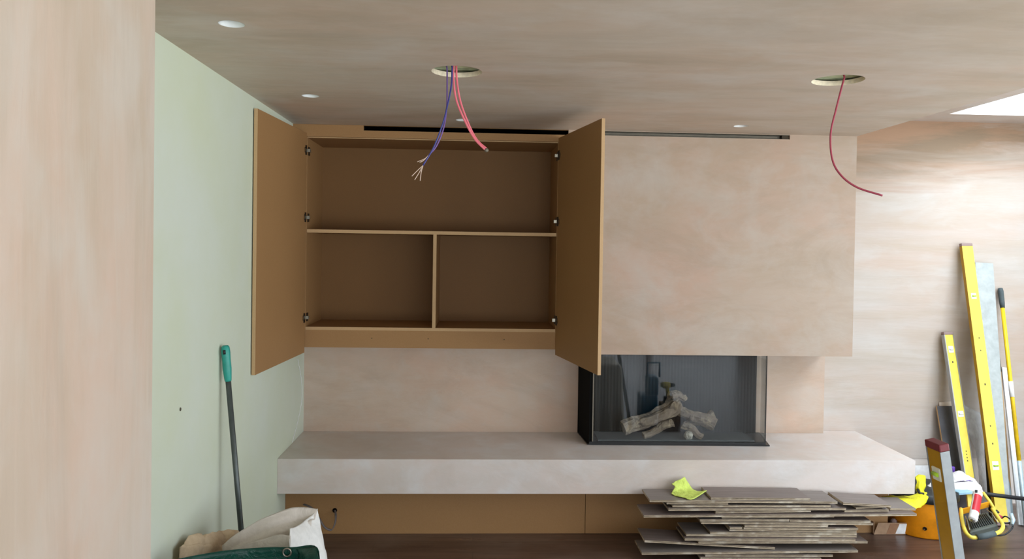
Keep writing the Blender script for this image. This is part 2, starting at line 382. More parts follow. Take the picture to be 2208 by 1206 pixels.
# ------------------------------------------------------------------ setting
XL, YB, YW, YL, YP, YF = -1.0945, 4.552, 4.917, 4.278, 4.466, 4.986
ZL, ZLB, XC, XLR, ZB = .492, .2976, 2.303, 2.551, 1.053
HC, HR = 2.4, 2.578
XPI, YPI = -.874, 2.1      # projecting pier near the camera
XR = RW['x']; YBK = BW['y']

struct(MB().box(-1.4, XR+.2, YBK-.2, 5.3, -.08, 0, 'floor').build('floor'))
struct(MB().box(XL-.12, XL, YPI-.4, 5.2, 0, HC+.3, 'green_board').build('wall_left'))
mb = MB().box(XL-.12, XPI, YBK, YPI, 0, HC+.3, 'plaster_pier'); struct(mb.build('wall_pier'))
struct(MB().box(XL-.12, XC, 5.06, 5.2, 0, HC+.3, 'plaster_recess').build('wall_back'))
struct(MB().box(XL, XC, YW, 5.03, 0, 1.06, 'plaster_recess').build('wall_recess'))
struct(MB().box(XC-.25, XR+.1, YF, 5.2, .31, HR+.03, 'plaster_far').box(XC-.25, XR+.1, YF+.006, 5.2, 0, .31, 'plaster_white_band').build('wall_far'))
# breast: solid block with the long recess of the slot diffuser at its top edge
mb = MB()
SX0, SX1, SZ0, SZ1 = .66, 1.886, 2.371, 2.3975
mb.box(.537, XC, YB, YF, ZB, SZ0, 'plaster_breast')
mb.box(.537, SX0, YB, YF, SZ0, HC, 'plaster_breast'); mb.box(SX1, XC, YB, YF, SZ0, HC, 'plaster_breast')
mb.box(SX0, SX1, YB+.06, YF, SZ0, HC, 'plaster_breast'); mb.box(SX0, SX1, YB, YB+.06, SZ1, HC, 'plaster_breast')
struct(mb.build('wall_breast'))
# right wall with glazed doors opening, rear wall with window opening
r = RW
mb = MB().box(XR, XR+.12, YBK, r['y0'], 0, 2.9, 'white_paint').box(XR, XR+.12, r['y1'], 5.2, 0, 2.9, 'white_paint')
mb.box(XR, XR+.12, r['y0'], r['y1'], r['z1'], 2.9, 'white_paint').box(XR, XR+.12, r['y0'], r['y1'], 0, r['z0'], 'white_paint')
struct(mb.build('wall_right'))
b = BW
mb = MB().box(XL-.12, b['x0'], YBK-.12, YBK, 0, 2.9, 'white_paint').box(b['x1'], XR+.12, YBK-.12, YBK, 0, 2.9, 'white_paint')
mb.box(b['x0'], b['x1'], YBK-.12, YBK, b['z1'], 2.9, 'white_paint').box(b['x0'], b['x1'], YBK-.12, YBK, 0, b['z0'], 'white_paint')
struct(mb.build('wall_rear'))
def window(name, pts_frame, pane):
    o = struct(pts_frame.build(name)); p = pane.build('pane', o); return o
fr = MB(); gl = MB(); n = 4; dy = (r['y1']-r['y0'])/n
for i in range(n):
    a, c = r['y0']+i*dy, r['y0']+(i+1)*dy
    for q in (a, c-.05): fr.box(XR+.02, XR+.08, q, q+.05, r['z0'], r['z1'], 'black_metal')
    fr.box(XR+.02, XR+.08, a, c, r['z0'], r['z0']+.06, 'black_metal').box(XR+.02, XR+.08, a, c, r['z1']-.05, r['z1'], 'black_metal')
    gl.add([(XR+.05, a+.05, r['z0']+.06), (XR+.05, c-.05, r['z0']+.06), (XR+.05, c-.05, r['z1']-.05), (XR+.05, a+.05, r['z1']-.05)], [(0, 1, 2, 3)], 'window_glass')
window('window_1', fr, gl)
fr = MB(); gl = MB(); n = 3; dx = (b['x1']-b['x0'])/n
for i in range(n):
    a, c = b['x0']+i*dx, b['x0']+(i+1)*dx
    for q in (a, c-.05): fr.box(q, q+.05, YBK-.09, YBK-.03, b['z0'], b['z1'], 'black_metal')
    fr.box(a, c, YBK-.09, YBK-.03, b['z0'], b['z0']+.06, 'black_metal').box(a, c, YBK-.09, YBK-.03, b['z1']-.05, b['z1'], 'black_metal')
    gl.add([(a+.05, YBK-.06, b['z0']+.06), (c-.05, YBK-.06, b['z0']+.06), (c-.05, YBK-.06, b['z1']-.05), (a+.05, YBK-.06, b['z1']-.05)], [(0, 1, 2, 3)], 'window_glass')
window('window_2', fr, gl)

# ceiling with real round cut-outs
HOLES = [(-.093, 3.105, .1025), (1.475, 3.085, .1025)]
LAMPS = [(-.804, 2.513), (-.806, 3.691), (-.09, 4.287), (1.488, 4.276)]
def plate_with_holes(name, outer, holes, z, t, mat, rimmat=None):
    cu = bpy.data.curves.new(name, 'CURVE'); cu.dimensions = '2D'; cu.fill_mode = 'BOTH'; cu.extrude = t/2
    def sp(pts):
        s_ = cu.splines.new('POLY'); s_.points.add(len(pts)-1)
        for i, p in enumerate(pts): s_.points[i].co = (p[0], p[1], 0, 1)
        s_.use_cyclic_u = True
    sp(outer)
    for x, y, rr in holes:
        sp([(x+rr*cos(2*pi*k/48), y+rr*sin(2*pi*k/48)) for k in range(48)])
    tmp = bpy.data.objects.new('tmp', cu); COL.objects.link(tmp)
    dg = bpy.context.evaluated_depsgraph_get(); me = bpy.data.meshes.new_from_object(tmp.evaluated_get(dg))
    bpy.data.objects.remove(tmp); me.name = name
    o = bpy.data.objects.new(name, me); COL.objects.link(o); o.location = (0, 0, z+t/2)
    me.materials.clear(); me.materials.append(MATS[mat])
    if rimmat:
        me.materials.append(MATS[rimmat])
        for p in me.polygons:
            c = p.center
            if abs(p.normal.z) < .5 and any((c.x-x)**2+(c.y-y)**2 < (rr*1.05)**2 for x, y, rr in holes): p.material_index = 1
    return struct(o)
plate_with_holes('ceiling', [(XL-.12, YBK-.1), (XC, YBK-.1), (XC, 5.1), (XL-.12, 5.1)], HOLES+[(x, y, .0415) for x, y in LAMPS], HC, .02, 'plaster_ceiling', 'cut_plasterboard')
# upstand beside the raised part, raised ceiling round the rooflight
mb = MB().box(XC-.02, XC, YBK, YF, HC+.02, HR+.02, 'plaster_ceiling')
s = SK
mb.box(XC-.02, s['x0'], YBK, YF, HR, HR+.03, 'plaster_ledge').box(s['x1'], XR+.1, YBK, YF, HR, HR+.03, 'plaster_ledge')
mb.box(s['x0'], s['x1'], YBK, s['y0'], HR, HR+.03, 'plaster_ledge').box(s['x0'], s['x1'], s['y1'], YF, HR, HR+.03, 'plaster_ledge')
struct(mb.build('ceiling_raised'))
fr = MB()
fr.box(s['x0']-.04, s['x0'], s['y0'], s['y1'], HR+.031, HR+.07, 'white_paint').box(s['x1'], s['x1']+.04, s['y0'], s['y1'], HR+.031, HR+.07, 'white_paint')
gl = MB().add([(s['x0'], s['y0'], HR+.05), (s['x1'], s['y0'], HR+.05), (s['x1'], s['y1'], HR+.05), (s['x0'], s['y1'], HR+.05)], [(0, 1, 2, 3)], 'window_glass')
window('window_3', fr, gl)
# ceiling void: membrane and joists seen through the cut-outs
mb = MB().box(XL, XC-.02, YBK, 3.16, HC+.028, HC+.040, 'membrane').box(XL, XC-.02, 3.19, 5.1, HC+.028, HC+.040, 'membrane').box(XL, XC-.02, YBK, 5.1, HC+.17, HC+.2, 'membrane').box(XL, XC-.02, YBK-.1, YBK-.08, HC+.02, HC+.2, 'membrane').box(XL, XC-.02, 5.06, 5.1, HC+.02, HC+.2, 'membrane')
struct(mb.build('ceiling_void'))
# ------------------------------------------------------------------ ledge, plinth panels
mb = MB().box(XL+.001, XLR, YL, YW-.001, ZLB, ZL, 'plaster_ledge').box(XC+.001, XLR, YW-.001, YF-.001, ZLB, ZL, 'plaster_ledge')
tag(mb.build('hearth_ledge', bevel=0), 'long plastered hearth ledge running along the back wall under the fire', 'ledge')
Xs = .663
tag(MB().box(XL+.001, Xs-.0015, YP, YP+.018, .001, ZLB-.001, 'mdf').build('plinth_panel'), 'wide brown fibreboard panel under the left end of the plaster ledge', 'panel', 'plinth panels under the ledge')
tag(MB().box(Xs+.0015, 2.5, YP, YP+.018, .001, ZLB-.001, 'mdf').build('plinth_panel'), 'brown fibreboard panel under the ledge behind the stacked floorboards', 'panel', 'plinth panels under the ledge')

# ------------------------------------------------------------------ cabinet
CX0, CX1, CY0, CY1, CZ0, CZ1 = -1.012, .477, 4.571, 5.03, 1.2, 2.322
root = thing('wall_cabinet', 'open fibreboard wall cabinet with one shelf and a divider between two doors', 'cabinet', (-.27, CY0, 1.08))
t = .018
P = lambda mb, n, **k: part(mb, n, root, **k)
P(MB().box(CX0-t, CX0, CY0, CY1, 1.078, CZ1+t, 'mdf'), 'side_panel')
P(MB().box(CX1, CX1+t, CY0, CY1, 1.078, CZ1+t, 'mdf'), 'side_panel')
P(MB().box(CX0, CX1, CY1-.012, CY1, CZ0-t, CZ1, 'mdf_shaded'), 'back_panel')
P(MB().box(CX0, CX1, CY0, CY1, CZ1, CZ1+t, 'mdf', 'mdf_edge'), 'top_panel')
P(MB().box(CX0, CX1, CY0, CY1-.012, CZ0-t, CZ0, 'mdf', 'mdf_edge'), 'bottom_panel')
P(MB().box(CX0+.001, CX1-.001, CY0+.003, CY1-.012, 1.760, 1.780, 'mdf', 'mdf_edge'), 'shelf')
P(MB().box(-.263, -.243, CY0+.003, CY1-.012, CZ0, 1.760, 'mdf', 'mdf_edge', None, 'x'), 'divider')
mb = MB().box(CX0, CX1, CY0, CY0+t, 1.078, CZ0-t, 'mdf')
for x in (-.62, -.285, .17): mb.lathe([(.003, 0), (.003, .0015), (0, .0015)], 'dark_mark', Matrix.Translation((x, CY0+.0004, 1.135)) @ Matrix.Rotation(pi/2, 4, 'X'), 8)
P(mb, 'bottom_rail')
P(MB().box(XL+.001, CX0-t, YB+.004, YB+.022, 1.078, 2.34, 'mdf'), 'filler_strip')
P(MB().box(CX1+t, .536, YB+.004, YB+.022, 1.06, 2.34, 'mdf'), 'filler_strip')
mb = MB().box(XL+.001, -.681, YB, YB+.018, 2.327, HC-.001, 'mdf').box(-.681, .536, YB, YB+.018, 2.327, 2.369, 'mdf').box(-.681, .536, YB, YB+.018, 2.3975, HC-.001, 'mdf')
P(mb, 'pelmet')
sl = thing('ventilation_slot', 'deep black slot in the board above the open cabinet', 'vent slot', (-.07, YB+.02, 2.37))
mb = MB().box(-.682, .536, YB+.20, YB+.21, 2.342, 2.3999, 'dark_void').box(-.682, .536, YB+.0185, YB+.2, 2.3411, 2.346, 'dark_void')
mb.box(-.686, -.682, YB+.0185, YB+.21, 2.3411, 2.3999, 'dark_void').box(.5361, .5365, YB+.0185, YB+.21, 2.3411, 2.3999, 'dark_void').box(-.682, .536, YB+.0185, YB+.2, 2.3985, 2.3999, 'dark_void')
part(mb, 'slot_liner', sl)

def door(A, B, z0, z1, side, label):
    """leaf whose inner face runs from the hinge edge A to the free edge B; side = direction of the outer face"""
    A = Vector((A[0], A[1], 0)); B = Vector((B[0], B[1], 0)); d = (B-A).normalized(); nrm = Vector((side*abs(d.y), 0, 0)); nrm = Vector((-d.y, d.x, 0)) if (-d.y)*side > 0 else Vector((d.y, -d.x, 0))
    W = (B-A).length
    M = Matrix((d, nrm, Vector((0, 0, 1)))).transposed().to_4x4(); M.translation = A
    M2 = Matrix.Translation(-Vector(root.location)) @ M
    mb = MB().box(0, W, 0, .018, z0, z1, 'mdf', 'mdf_edge', M, 'y')
    dr = part(mb, 'door', root, bevel=.0008); dr['label'] = label
    for hz in (2.244, 1.849, 1.256):
        h = MB()
        # cup let into the leaf, arm, and plate screwed to the cabinet side
        h.lathe([(.0175, -.0012), (.0175, .001), (.012, .001), (.011, -.001)], 'dark_metal', M @ Matrix.Translation((.026, 0, hz)) @ Matrix.Rotation(pi/2, 4, 'X'), 20, cap0=True, cap1=True)
        h.box(.006, .026, -.004, .001, hz-.028, hz+.028, 'dark_metal', M=M)
        cx = CX0 if side < 0 else CX1; sg = 1 if side < 0 else -1
        h.box(min(cx, cx+sg*.012), max(cx, cx+sg*.012), CY0-.014, CY0+.040, hz-.006, hz+.006, 'chrome')
        h.box(min(cx, cx+sg*.004), max(cx, cx+sg*.004), CY0+.012, CY0+.050, hz-.025, hz+.025, 'dark_metal')
        h.box(min(cx, cx+sg*.020), max(cx, cx+sg*.020), CY0-.018, CY0+.002, hz-.009, hz+.009, 'chrome')
        for q in h.v: pass
        loc = Vector(root.location)
        for i in range(len(h.v)): h.v[i] = h.v[i]-loc
        h.build('hinge', dr)
    return dr
door((CX0, YB-.004), (-1.071, 3.752), 1.049, 2.345, -1, 'left leaf, folded back close to the green wall')
door((CX1, YB-.004), (.6185, 3.826), 1.049, 2.349, 1, 'right leaf, standing open in front of the plaster')

# slot diffuser in the breast
sd = thing('slot_diffuser', 'long narrow grey metal slot at the top of the plaster breast', 'vent slot', (1.27, YB, SZ0))
mb = MB().box(SX0, SX1, YB+.045, YB+.058, SZ0, SZ1, 'grey_trunking').box(SX0, SX1, YB+.002, YB+.045, SZ0, SZ0+.002, 'grey_trunking').box(SX0, SX1, YB+.002, YB+.045, SZ1-.0015, SZ1, 'grey_trunking')
part(mb, 'channel', sd)
part(MB().box(SX0, SX1-.07, YB+.02, YB+.022, SZ0+.011, SZ0+.015, 'grey_trunking'), 'blade', sd)
part(MB().box(SX1-.045, SX1, YB+.010, YB+.044, SZ0+.0021, SZ1-.0016, 'dark_metal'), 'end_block', sd)

# ------------------------------------------------------------------ fireplace
fp = thing('corner_fireplace', 'black framed glass-fronted fire set between the ledge and the plaster breast', 'fireplace', (1.23, 4.75, ZL+.001))
G0, G1 = (.724, 4.604), (1.786, 4.592)
z0, z1 = ZL+.001, ZB-.002
bl, br_, fr_, fl = (.668, 4.905), (1.869, 4.905), (1.812, 4.580), (.689, 4.601)
part(MB().prism([(*fl, z0), (*fr_, z0), (*br_, z0), (*bl, z0)], (0, 0, .006), 'black_metal'), 'base_tray', fp)
part(MB().prism([(.70, 4.596, z0+.006), (1.788, 4.584, z0+.006), (1.788, 4.600, z0+.006), (.70, 4.612, z0+.006)], (0, 0, .014), 'black_metal'), 'front_sill', fp)
part(MB().prism([(.668, 4.905, z0+.006), (.684, 4.905, z0+.006), (.722, 4.612, z0+.006), (.700, 4.612, z0+.006)], (0, 0, z1-z0-.006), 'matt_black'), 'side_panel', fp)
# fluted rear liner
mb = MB(); nfl = 110; xa, xb = .684, 1.834; pts = []
for i in range(nfl+1):
    x = xa+(xb-xa)*i/nfl; pts.append((x, 4.880 - (.0016 if i % 2 else 0), z0+.006)); 
pts += [(xb, 4.900, z0+.006), (xa, 4.900, z0+.006)]
mb.prism(pts, (0, 0, z1-z0-.006), 'black_liner'); part(mb, 'rear_liner', fp)
part(MB().box(.760, 1.74, 4.640, 4.862, z0+.0061, z0+.022, 'bed_grey'), 'burner_bed', fp, bevel=.004)
part(MB().prism([(*G0, z0+.02), (G1[0], G1[1], z0+.02), (G1[0], G1[1]+.006, z0+.02), (G0[0], G0[1]+.006, z0+.02)], (0, 0, z1-z0-.02), 'fire_glass'), 'front_glass', fp)
part(MB().prism([(1.786, 4.600, z0+.0065), (1.792, 4.600, z0+.0065), (1.866, 4.872, z0+.0065), (1.860, 4.872, z0+.0065)], (0, 0, z1-z0-.0065), 'fire_glass'), 'side_glass', fp)
part(MB().box(1.7875, 1.7905, 4.5905, 4.5975, z0+.02, z1, 'black_rubber'), 'glass_seal', fp)
part(MB().box(.717, .7235, 4.603, 4.610, z0+.02, z1, 'grey_trunking'), 'glass_seal', fp)
def log(pa, pb, r0, r1, seed, label, grp='ceramic logs in the fire'):
    pa = Vector(pa); pb = Vector(pb); n = 16; pts = [pa.lerp(pb, i/n) for i in range(n+1)]; mb = MB()
    ax = (pb-pa).normalized(); up = Vector((0, 0, 1)); x = ax.cross(up).normalized(); up = x.cross(ax)
    seg = 18; vs = []
    for i, p in enumerate(pts):
        rr = r0+(r1-r0)*i/n
        bend = x*.012*sin(pi*i/n+seed)+up*.008*sin(2*pi*i/n+seed)
        for k in range(seg):
            a = 2*pi*k/seg; dvec = x*cos(a)+up*sin(a)
            q = Vector((cos(a)*1.3, sin(a)*1.3, i*.35+seed*5)); rk = rr*(1+.28*noise.noise(q)+.14*noise.noise(q*2.7))
            rk *= 1-.22*(1 if abs(cos(a*1.5+seed)) > .93 else 0)
            vs.append(p+bend+dvec*rk)
    fs = [(i*seg+k, i*seg+(k+1) % seg, (i+1)*seg+(k+1) % seg, (i+1)*seg+k) for i in range(n) for k in range(seg)]
    fs += [tuple(range(seg))[::-1], tuple(n*seg+k for k in range(seg))]
    mb.add(vs, fs, 'log', False); return tag(mb.build('ceramic_log', origin=(pa+pb)/2), label, 'log', grp)
log((.925, 4.70, .567), (1.30, 4.76, .70), .044, .050, 1, 'largest grey-brown ceramic log rising from the left of the fire')
log((1.215, 4.810, .715), (1.505, 4.70, .585), .030, .042, 2, 'pale ceramic log sloping down to the right of the fire')
log((1.045, 4.665, .536), (1.24, 4.70, .605), .022, .026, 3, 'small ceramic log lying low at the front left of the fire')
log((1.42, 4.66, .536), (1.30, 4.69, .60), .020, .026, 4, 'small grey ceramic log leaning low at the front right')
log((1.24, 4.75, .775), (1.34, 4.83, .745), .026, .022, 5, 'short stub of ceramic log on top of the heap')
log((1.34, 4.80, .56), (1.53, 4.815, .64), .026, .032, 6, 'ceramic log with split end at the back right of the fire')
def blob(name, c, rad, mat, label, cat, seed=0, sc=(1, 1, 1), amp=.25, grp=None, n=3, fr_=2.2):
    bm = bmesh.new(); bmesh.ops.create_icosphere(bm, subdivisions=n, radius=1); mb = MB()
    vs = []
    for v in bm.verts:
        k = 1+amp*noise.noise(v.co*fr_+Vector((seed, seed*2, 0))); vs.append(Vector((v.co.x*sc[0], v.co.y*sc[1], v.co.z*sc[2]))*rad*k+Vector(c))
    fs = [tuple(v.index for v in f.verts) for f in bm.faces]; bm.free()
    mb.add(vs, fs, mat, True); o = mb.build(name, origin=c)
    return tag(o, label, cat, grp) if label else o
blob('fir_cone', (1.325, 4.655, .539), .026, 'ember', 'small pale round cone at the front of the fire bed', 'cone', 3, (1, .8, 1), .5, fr_=6)
blob('ember_stone', (1.365, 4.72, .634), .017, 'log', 'pale stone lying between the two large logs', 'stone', 5, (.8, .8, 1.2), .3)

# ------------------------------------------------------------------ ceiling fittings and wires
for i, (x, y) in enumerate(LAMPS):
    lab = ['white recessed downlight at the upper left, nearest the camera', 'white recessed downlight left of the hanging purple wires',
           'white recessed downlight behind the hanging pink wires', 'white recessed downlight to the right, above the plaster breast'][i]
    dl = thing('downlight', lab, 'downlight', (x, y, HC), 'recessed downlights in the ceiling')
    lpart(MB().lathe([(.041, 0), (.0385, .0), (.034, .018), (.026, .034), (.020, .040)], 'cup_white', None, 32), 'reflector', dl)
    lpart(MB().lathe([(.020, .040), (.018, .043), (0, .044)], 'white_plastic', None, 24), 'lens', dl)
def wire(name, px, mat, r, label, cat='wire', grp=None, top=None, tips=None, seg=8):
    pts = smooth_pts([aY(u, v, Y) for u, v, Y in px], 8)
    if top: pts = [Vector(top)] + pts
    o = MB().tube(pts, r, mat, seg).build(name, origin=pts[0])
    if tips:
        for tp in tips:
            q = smooth_pts([aY(u, v, Y) for u, v, Y in tp], 5)
            mb = MB().tube([p-pts[0] for p in q], .0017, 'wire_pale', 6); mb.build('bare_core', o)
    return tag(o, label, cat, grp)
g = 'cables hanging from the middle ceiling hole'
wire('cable', [(978, 143, 3.10), (978, 172, 3.09), (984, 216, 3.07), (1003, 262, 3.05), (1024, 300, 3.04), (1046, 323, 3.03)], 'pink_cable', .0042, 'pink cable with a taped end hanging from the middle hole, left of its pair', 'cable', g, (-.115, 3.10, 2.5))
wire('cable', [(984, 143, 3.12), (985, 172, 3.11), (992, 216, 3.09), (1008, 262, 3.07), (1027, 300, 3.055), (1049, 321, 3.04)], 'pink_cable', .0042, 'second pink cable hanging from the middle hole, on the right', 'cable', g, (-.095, 3.12, 2.5))
wire('cable', [(964, 150, 3.10), (964, 190, 3.09), (963, 235, 3.075), (956, 278, 3.06), (941, 315, 3.05), (925, 334, 3.05)], 'purple_cable', .003, 'light purple cable hanging from the middle hole with bare ends', 'cable', g, (-.145, 3.10, 2.5),
     [[(925, 334, 3.05), (915, 343, 3.04), (900, 349, 3.03)], [(925, 334, 3.05), (912, 347, 3.04), (905, 350, 3.03)]])
wire('cable', [(975, 146, 3.08), (973, 186, 3.07), (963, 235, 3.045), (953, 272, 3.035), (935, 318, 3.03), (912, 357, 3.02)], 'blue_cable', .0032, 'dark blue cable hanging lowest from the middle hole with frayed ends', 'cable', g, (-.122, 3.085, 2.5),
     [[(912, 357, 3.02), (900, 368, 3.02), (888, 380, 3.01)], [(912, 357, 3.02), (904, 372, 3.02), (894, 388, 3.01)], [(912, 357, 3.02), (908, 372, 3.02), (906, 390, 3.01)]])
blob('tape_end', aY(1049, 324, 3.03), .008, 'grey_trunking', None, None, 2)
_t = bpy.data.objects['tape_end']; _c = [o for o in COL.objects if o.name.startswith('cable')][0]; _t.parent = _c; _t.location = _t.location-_c.location; _t['label'] = 'pale taped cable end'
wire('cable', [(1821, 166, 3.08), (1816, 184, 3.07), (1803, 235, 3.06), (1791, 290, 3.05), (1795, 345, 3.03), (1815, 380, 3.0), (1850, 405, 2.97), (1903, 422, 2.93)], 'red_cable', .004, 'single dark red cable curling down from the right ceiling hole', 'cable', None, (1.47, 3.09, 2.5))

# ------------------------------------------------------------------ left wall bits
br = thing('broom', 'long broom with grey pole and teal grip leaning on the green wall', 'broom', (XL+.17, 3.31, 0))
A = aY(479, 760, 3.31); Bp = aY(519, 1140, 3.31); d = (Bp-A).normalized(); top = A-d*.03
top = Vector((XL+.022, 3.31, top.z)); d = (Bp-top).normalized(); foot = top+d*(top.z/(-d.z))
br.location = foot
hl = .13
mb = MB().tube([top+d*.10, foot+Vector((0, 0, .02))-d*.0], .0115, 'pole_grey', 14); part(mb, 'pole', br)
mb = MB().tube([top, top+d*.008, top+d*.03, top+d*.07, top+d*.10, top+d*.15, top+d*.155], [.011, .017, .019, .0175, .0185, .0145, .013], 'teal_plastic', 16)
sd_ = Vector((0, -1, 0)).cross(d).normalized()
mb.tube([top+d*.018+Vector((0, -.0185, 0))+sd_*0, top+d*.036+Vector((0, -.0185, 0))], .006, 'black_plastic', 10)
part(mb, 'grip', br)
mb = MB().box(-.03, .05, -.13, .13, .0, .075, 'teal_plastic', M=Matrix.Translation(foot+Vector((0, .02, .001)))); part(mb, 'brush_head', br, bevel=.008)
pts = [aX(642, 775, XL+.003), aX(650, 820, XL+.003), aX(651, 860, XL+.003), aX(643, 905, XL+.003), aX(630, 955, XL+.003)]
tag(MB().tube(smooth_pts(pts), .0016, 'white_plastic', 6).build('thin_cable', origin=pts[0]), 'thin pale cable hanging against the green wall by the recess corner', 'cable')
p = aX(389, 883, XL+.001)
tag(MB().lathe([(.0, .002), (.006, .0015), (.007, -.0005)], 'dark_mark', Matrix.Translation(p) @ Matrix.Rotation(pi/2, 4, 'Y'), 12).build('wall_plug'), 'small dark wall plug in the green wall left of the broom', 'wall plug')
# cable out of the plinth
p = aY(722, 1101, YP-.001)
cb = thing('grey_flex', 'flat grey cable looping out of a hole in the plinth panel', 'cable', p)
part(MB().lathe([(.0135, 0), (.0135, .0015), (0, .0015)], 'dark_void', Matrix.Translation(p) @ Matrix.Rotation(pi/2, 4, 'X'), 20), 'cable_hole', cb)
pts = [aY(722, 1101, YP-.002), aY(724, 1112, YP-.05), aY(722, 1130, YP-.09), aY(714, 1143, YP-.12), aY(700, 1137, YP-.15), aY(688, 1118, YP-.17), aY(672, 1096, YP-.17), aY(655, 1088, YP-.12)]
q = smooth_pts(pts, 8); mb = MB(); vs = []
for i, p_ in enumerate(q):
    tt = (q[min(i+1, len(q)-1)]-q[max(i-1, 0)]).normalized(); sdv = tt.cross(Vector((.3, 1, .2))).normalized(); nv_ = tt.cross(sdv).normalized()
    for a_, b_ in ((-.006, -.002), (.006, -.002), (.006, .002), (-.006, .002)): vs.append(p_+sdv*b_+nv_*a_)
n = len(q); mb.add(vs, [(i*4+k, i*4+(k+1) % 4, (i+1)*4+(k+1) % 4, (i+1)*4+k) for i in range(n-1) for k in range(4)], 'grey_cable', True); part(mb, 'flex', cb)

# ------------------------------------------------------------------ sacks in the left corner
def px(*a): return [aY(u, v, Y) for u, v, Y in a]
# green garden bag: open-topped bag, we see its far rim
gb = thing('garden_bag', 'dark green woven garden bag with an eyelet in its rim', 'bag', (-.83, 2.45, 0))
far = px((384, 1207, 2.60), (430, 1198, 2.64), (480, 1190, 2.68), (530, 1185, 2.71), (580, 1182, 2.72), (630, 1182, 2.72), (684, 1183, 2.70))
near = [Vector((-.50, 2.60, .52)), Vector((-.48, 2.35, .50)), Vector((-.55, 2.12, .49)), Vector((-.72, 2.02, .48)), Vector((-.84, 2.05, .48)), Vector((-.855, 2.095, .49))]
near = [Vector((-.53, 2.62, .53)), Vector((-.50, 2.40, .50)), Vector((-.56, 2.22, .49)), Vector((-.72, 2.14, .48)), Vector((-.92, 2.14, .49)), Vector((-1.06, 2.2, .5)), Vector((-1.075, 2.42, .54))]
loop = smooth_pts(far+near+[far[0]], 6)[:-1]
mb = MB(); n = len(loop); vs = []; cen = Vector((-.80, 2.45, 0))
lev = [(1.0, 0), (1.005, .03), (1.0, .10), (.98, .35), (.97, .7), (.93, .97), (.85, 1.0)]
for fct, dn in lev:
    for p_ in loop:
        q_ = Vector((cen.x+(p_.x-cen.x)*fct, cen.y+(p_.y-cen.y)*fct, p_.z*(1-dn)+.002))
        w_ = .012*noise.noise(q_*8); q_ += Vector((w_ if fct < .999 else 0, w_ if fct < .999 else 0, 0)); q_.x = max(q_.x, XL+.006); vs.append(q_)
mb.add(vs, [(i*n+k, i*n+(k+1) % n, (i+1)*n+(k+1) % n, (i+1)*n+k) for i in range(len(lev)-1) for k in range(n)] + [tuple((len(lev)-1)*n+k for k in range(n))], 'green_tarp', True)
o = part(mb, 'bag_body', gb); md = o.modifiers.new('thickness', 'SOLIDIFY'); md.thickness = .003; md.offset = 0
ep = aY(619, 1192, 2.712)
mb = MB().tube([ep+Vector((.014*cos(a), 0, .014*sin(a))) for a in [2*pi*k/20 for k in range(20)]], .0032, 'chrome', 8, closed=True)
part(mb, 'eyelet', gb)
# corner flap of the bag folded at the right end of the rim
o = sheet([px((640, 1183, 2.715), (662, 1183, 2.70), (684, 1182, 2.68)), px((645, 1196, 2.70), (664, 1199, 2.665), (686, 1200, 2.64)), px((640, 1212, 2.69), (664, 1218, 2.65), (690, 1222, 2.62))], 'green_tarp', 'corner_flap', gb, 6, .003, .004, 14, 2)

ws = thing('paper_sack', 'large open white sack slumped beside the broom', 'sack', (-.75, 3.05, 0))
sheet([px((480, 1178, 2.95), (530, 1140, 2.98), (590, 1108, 3.04), (640, 1094, 3.10), (686, 1098, 3.12)),
       px((480, 1196, 2.94), (530, 1165, 2.96), (590, 1135, 3.00), (640, 1122, 3.05), (680, 1118, 3.08)),
       px((480, 1235, 2.93), (530, 1215, 2.94), (590, 1200, 2.95), (640, 1180, 2.98), (668, 1160, 3.02)),
       px((480, 1500, 2.93), (530, 1500, 2.93), (590, 1500, 2.93), (640, 1500, 2.94), (668, 1500, 2.96))], 'sack_inside', 'inner_wall', ws, 7, .002, .006, 10, 4)
sheet([px((684, 1097, 3.12), (678, 1106, 3.10), (660, 1120, 3.04), (642, 1134, 2.97), (626, 1141, 2.90)),
       px((690, 1130, 3.10), (684, 1140, 3.06), (664, 1148, 2.99), (644, 1156, 2.93), (625, 1164, 2.86)),
       px((698, 1175, 3.07), (690, 1180, 3.03), (668, 1184, 2.96), (646, 1188, 2.90), (627, 1192, 2.84)),
       px((712, 1240, 3.05), (702, 1240, 3.01), (676, 1240, 2.95), (652, 1240, 2.89), (634, 1240, 2.83)),
       px((760, 1560, 3.02), (742, 1565, 2.99), (705, 1570, 2.95), (672, 1575, 2.90), (640, 1580, 2.85))], 'white_sack', 'outer_wall', ws, 7, .002, .005, 9, 6)
sheet([px((505, 1180, 2.90), (540, 1170, 2.90), (572, 1162, 2.90), (600, 1153, 2.89), (625, 1156, 2.87)),
       px((505, 1195, 2.89), (540, 1190, 2.89), (572, 1187, 2.88), (600, 1183, 2.87), (626, 1182, 2.85)),
       px((505, 1240, 2.88), (540, 1240, 2.88), (572, 1240, 2.87), (600, 1240, 2.86), (628, 1240, 2.84)),
       px((505, 1560, 2.86), (540, 1560, 2.86), (572, 1560, 2.86), (600, 1560, 2.85), (630, 1570, 2.83))], 'sack_inside', 'folded_lip', ws, 6, .002, .004, 12, 9)
bs_ = thing('crumpled_sack', 'crumpled beige paper sack against the green wall behind the green bag', 'sack', (-1.0, 2.95, 0))
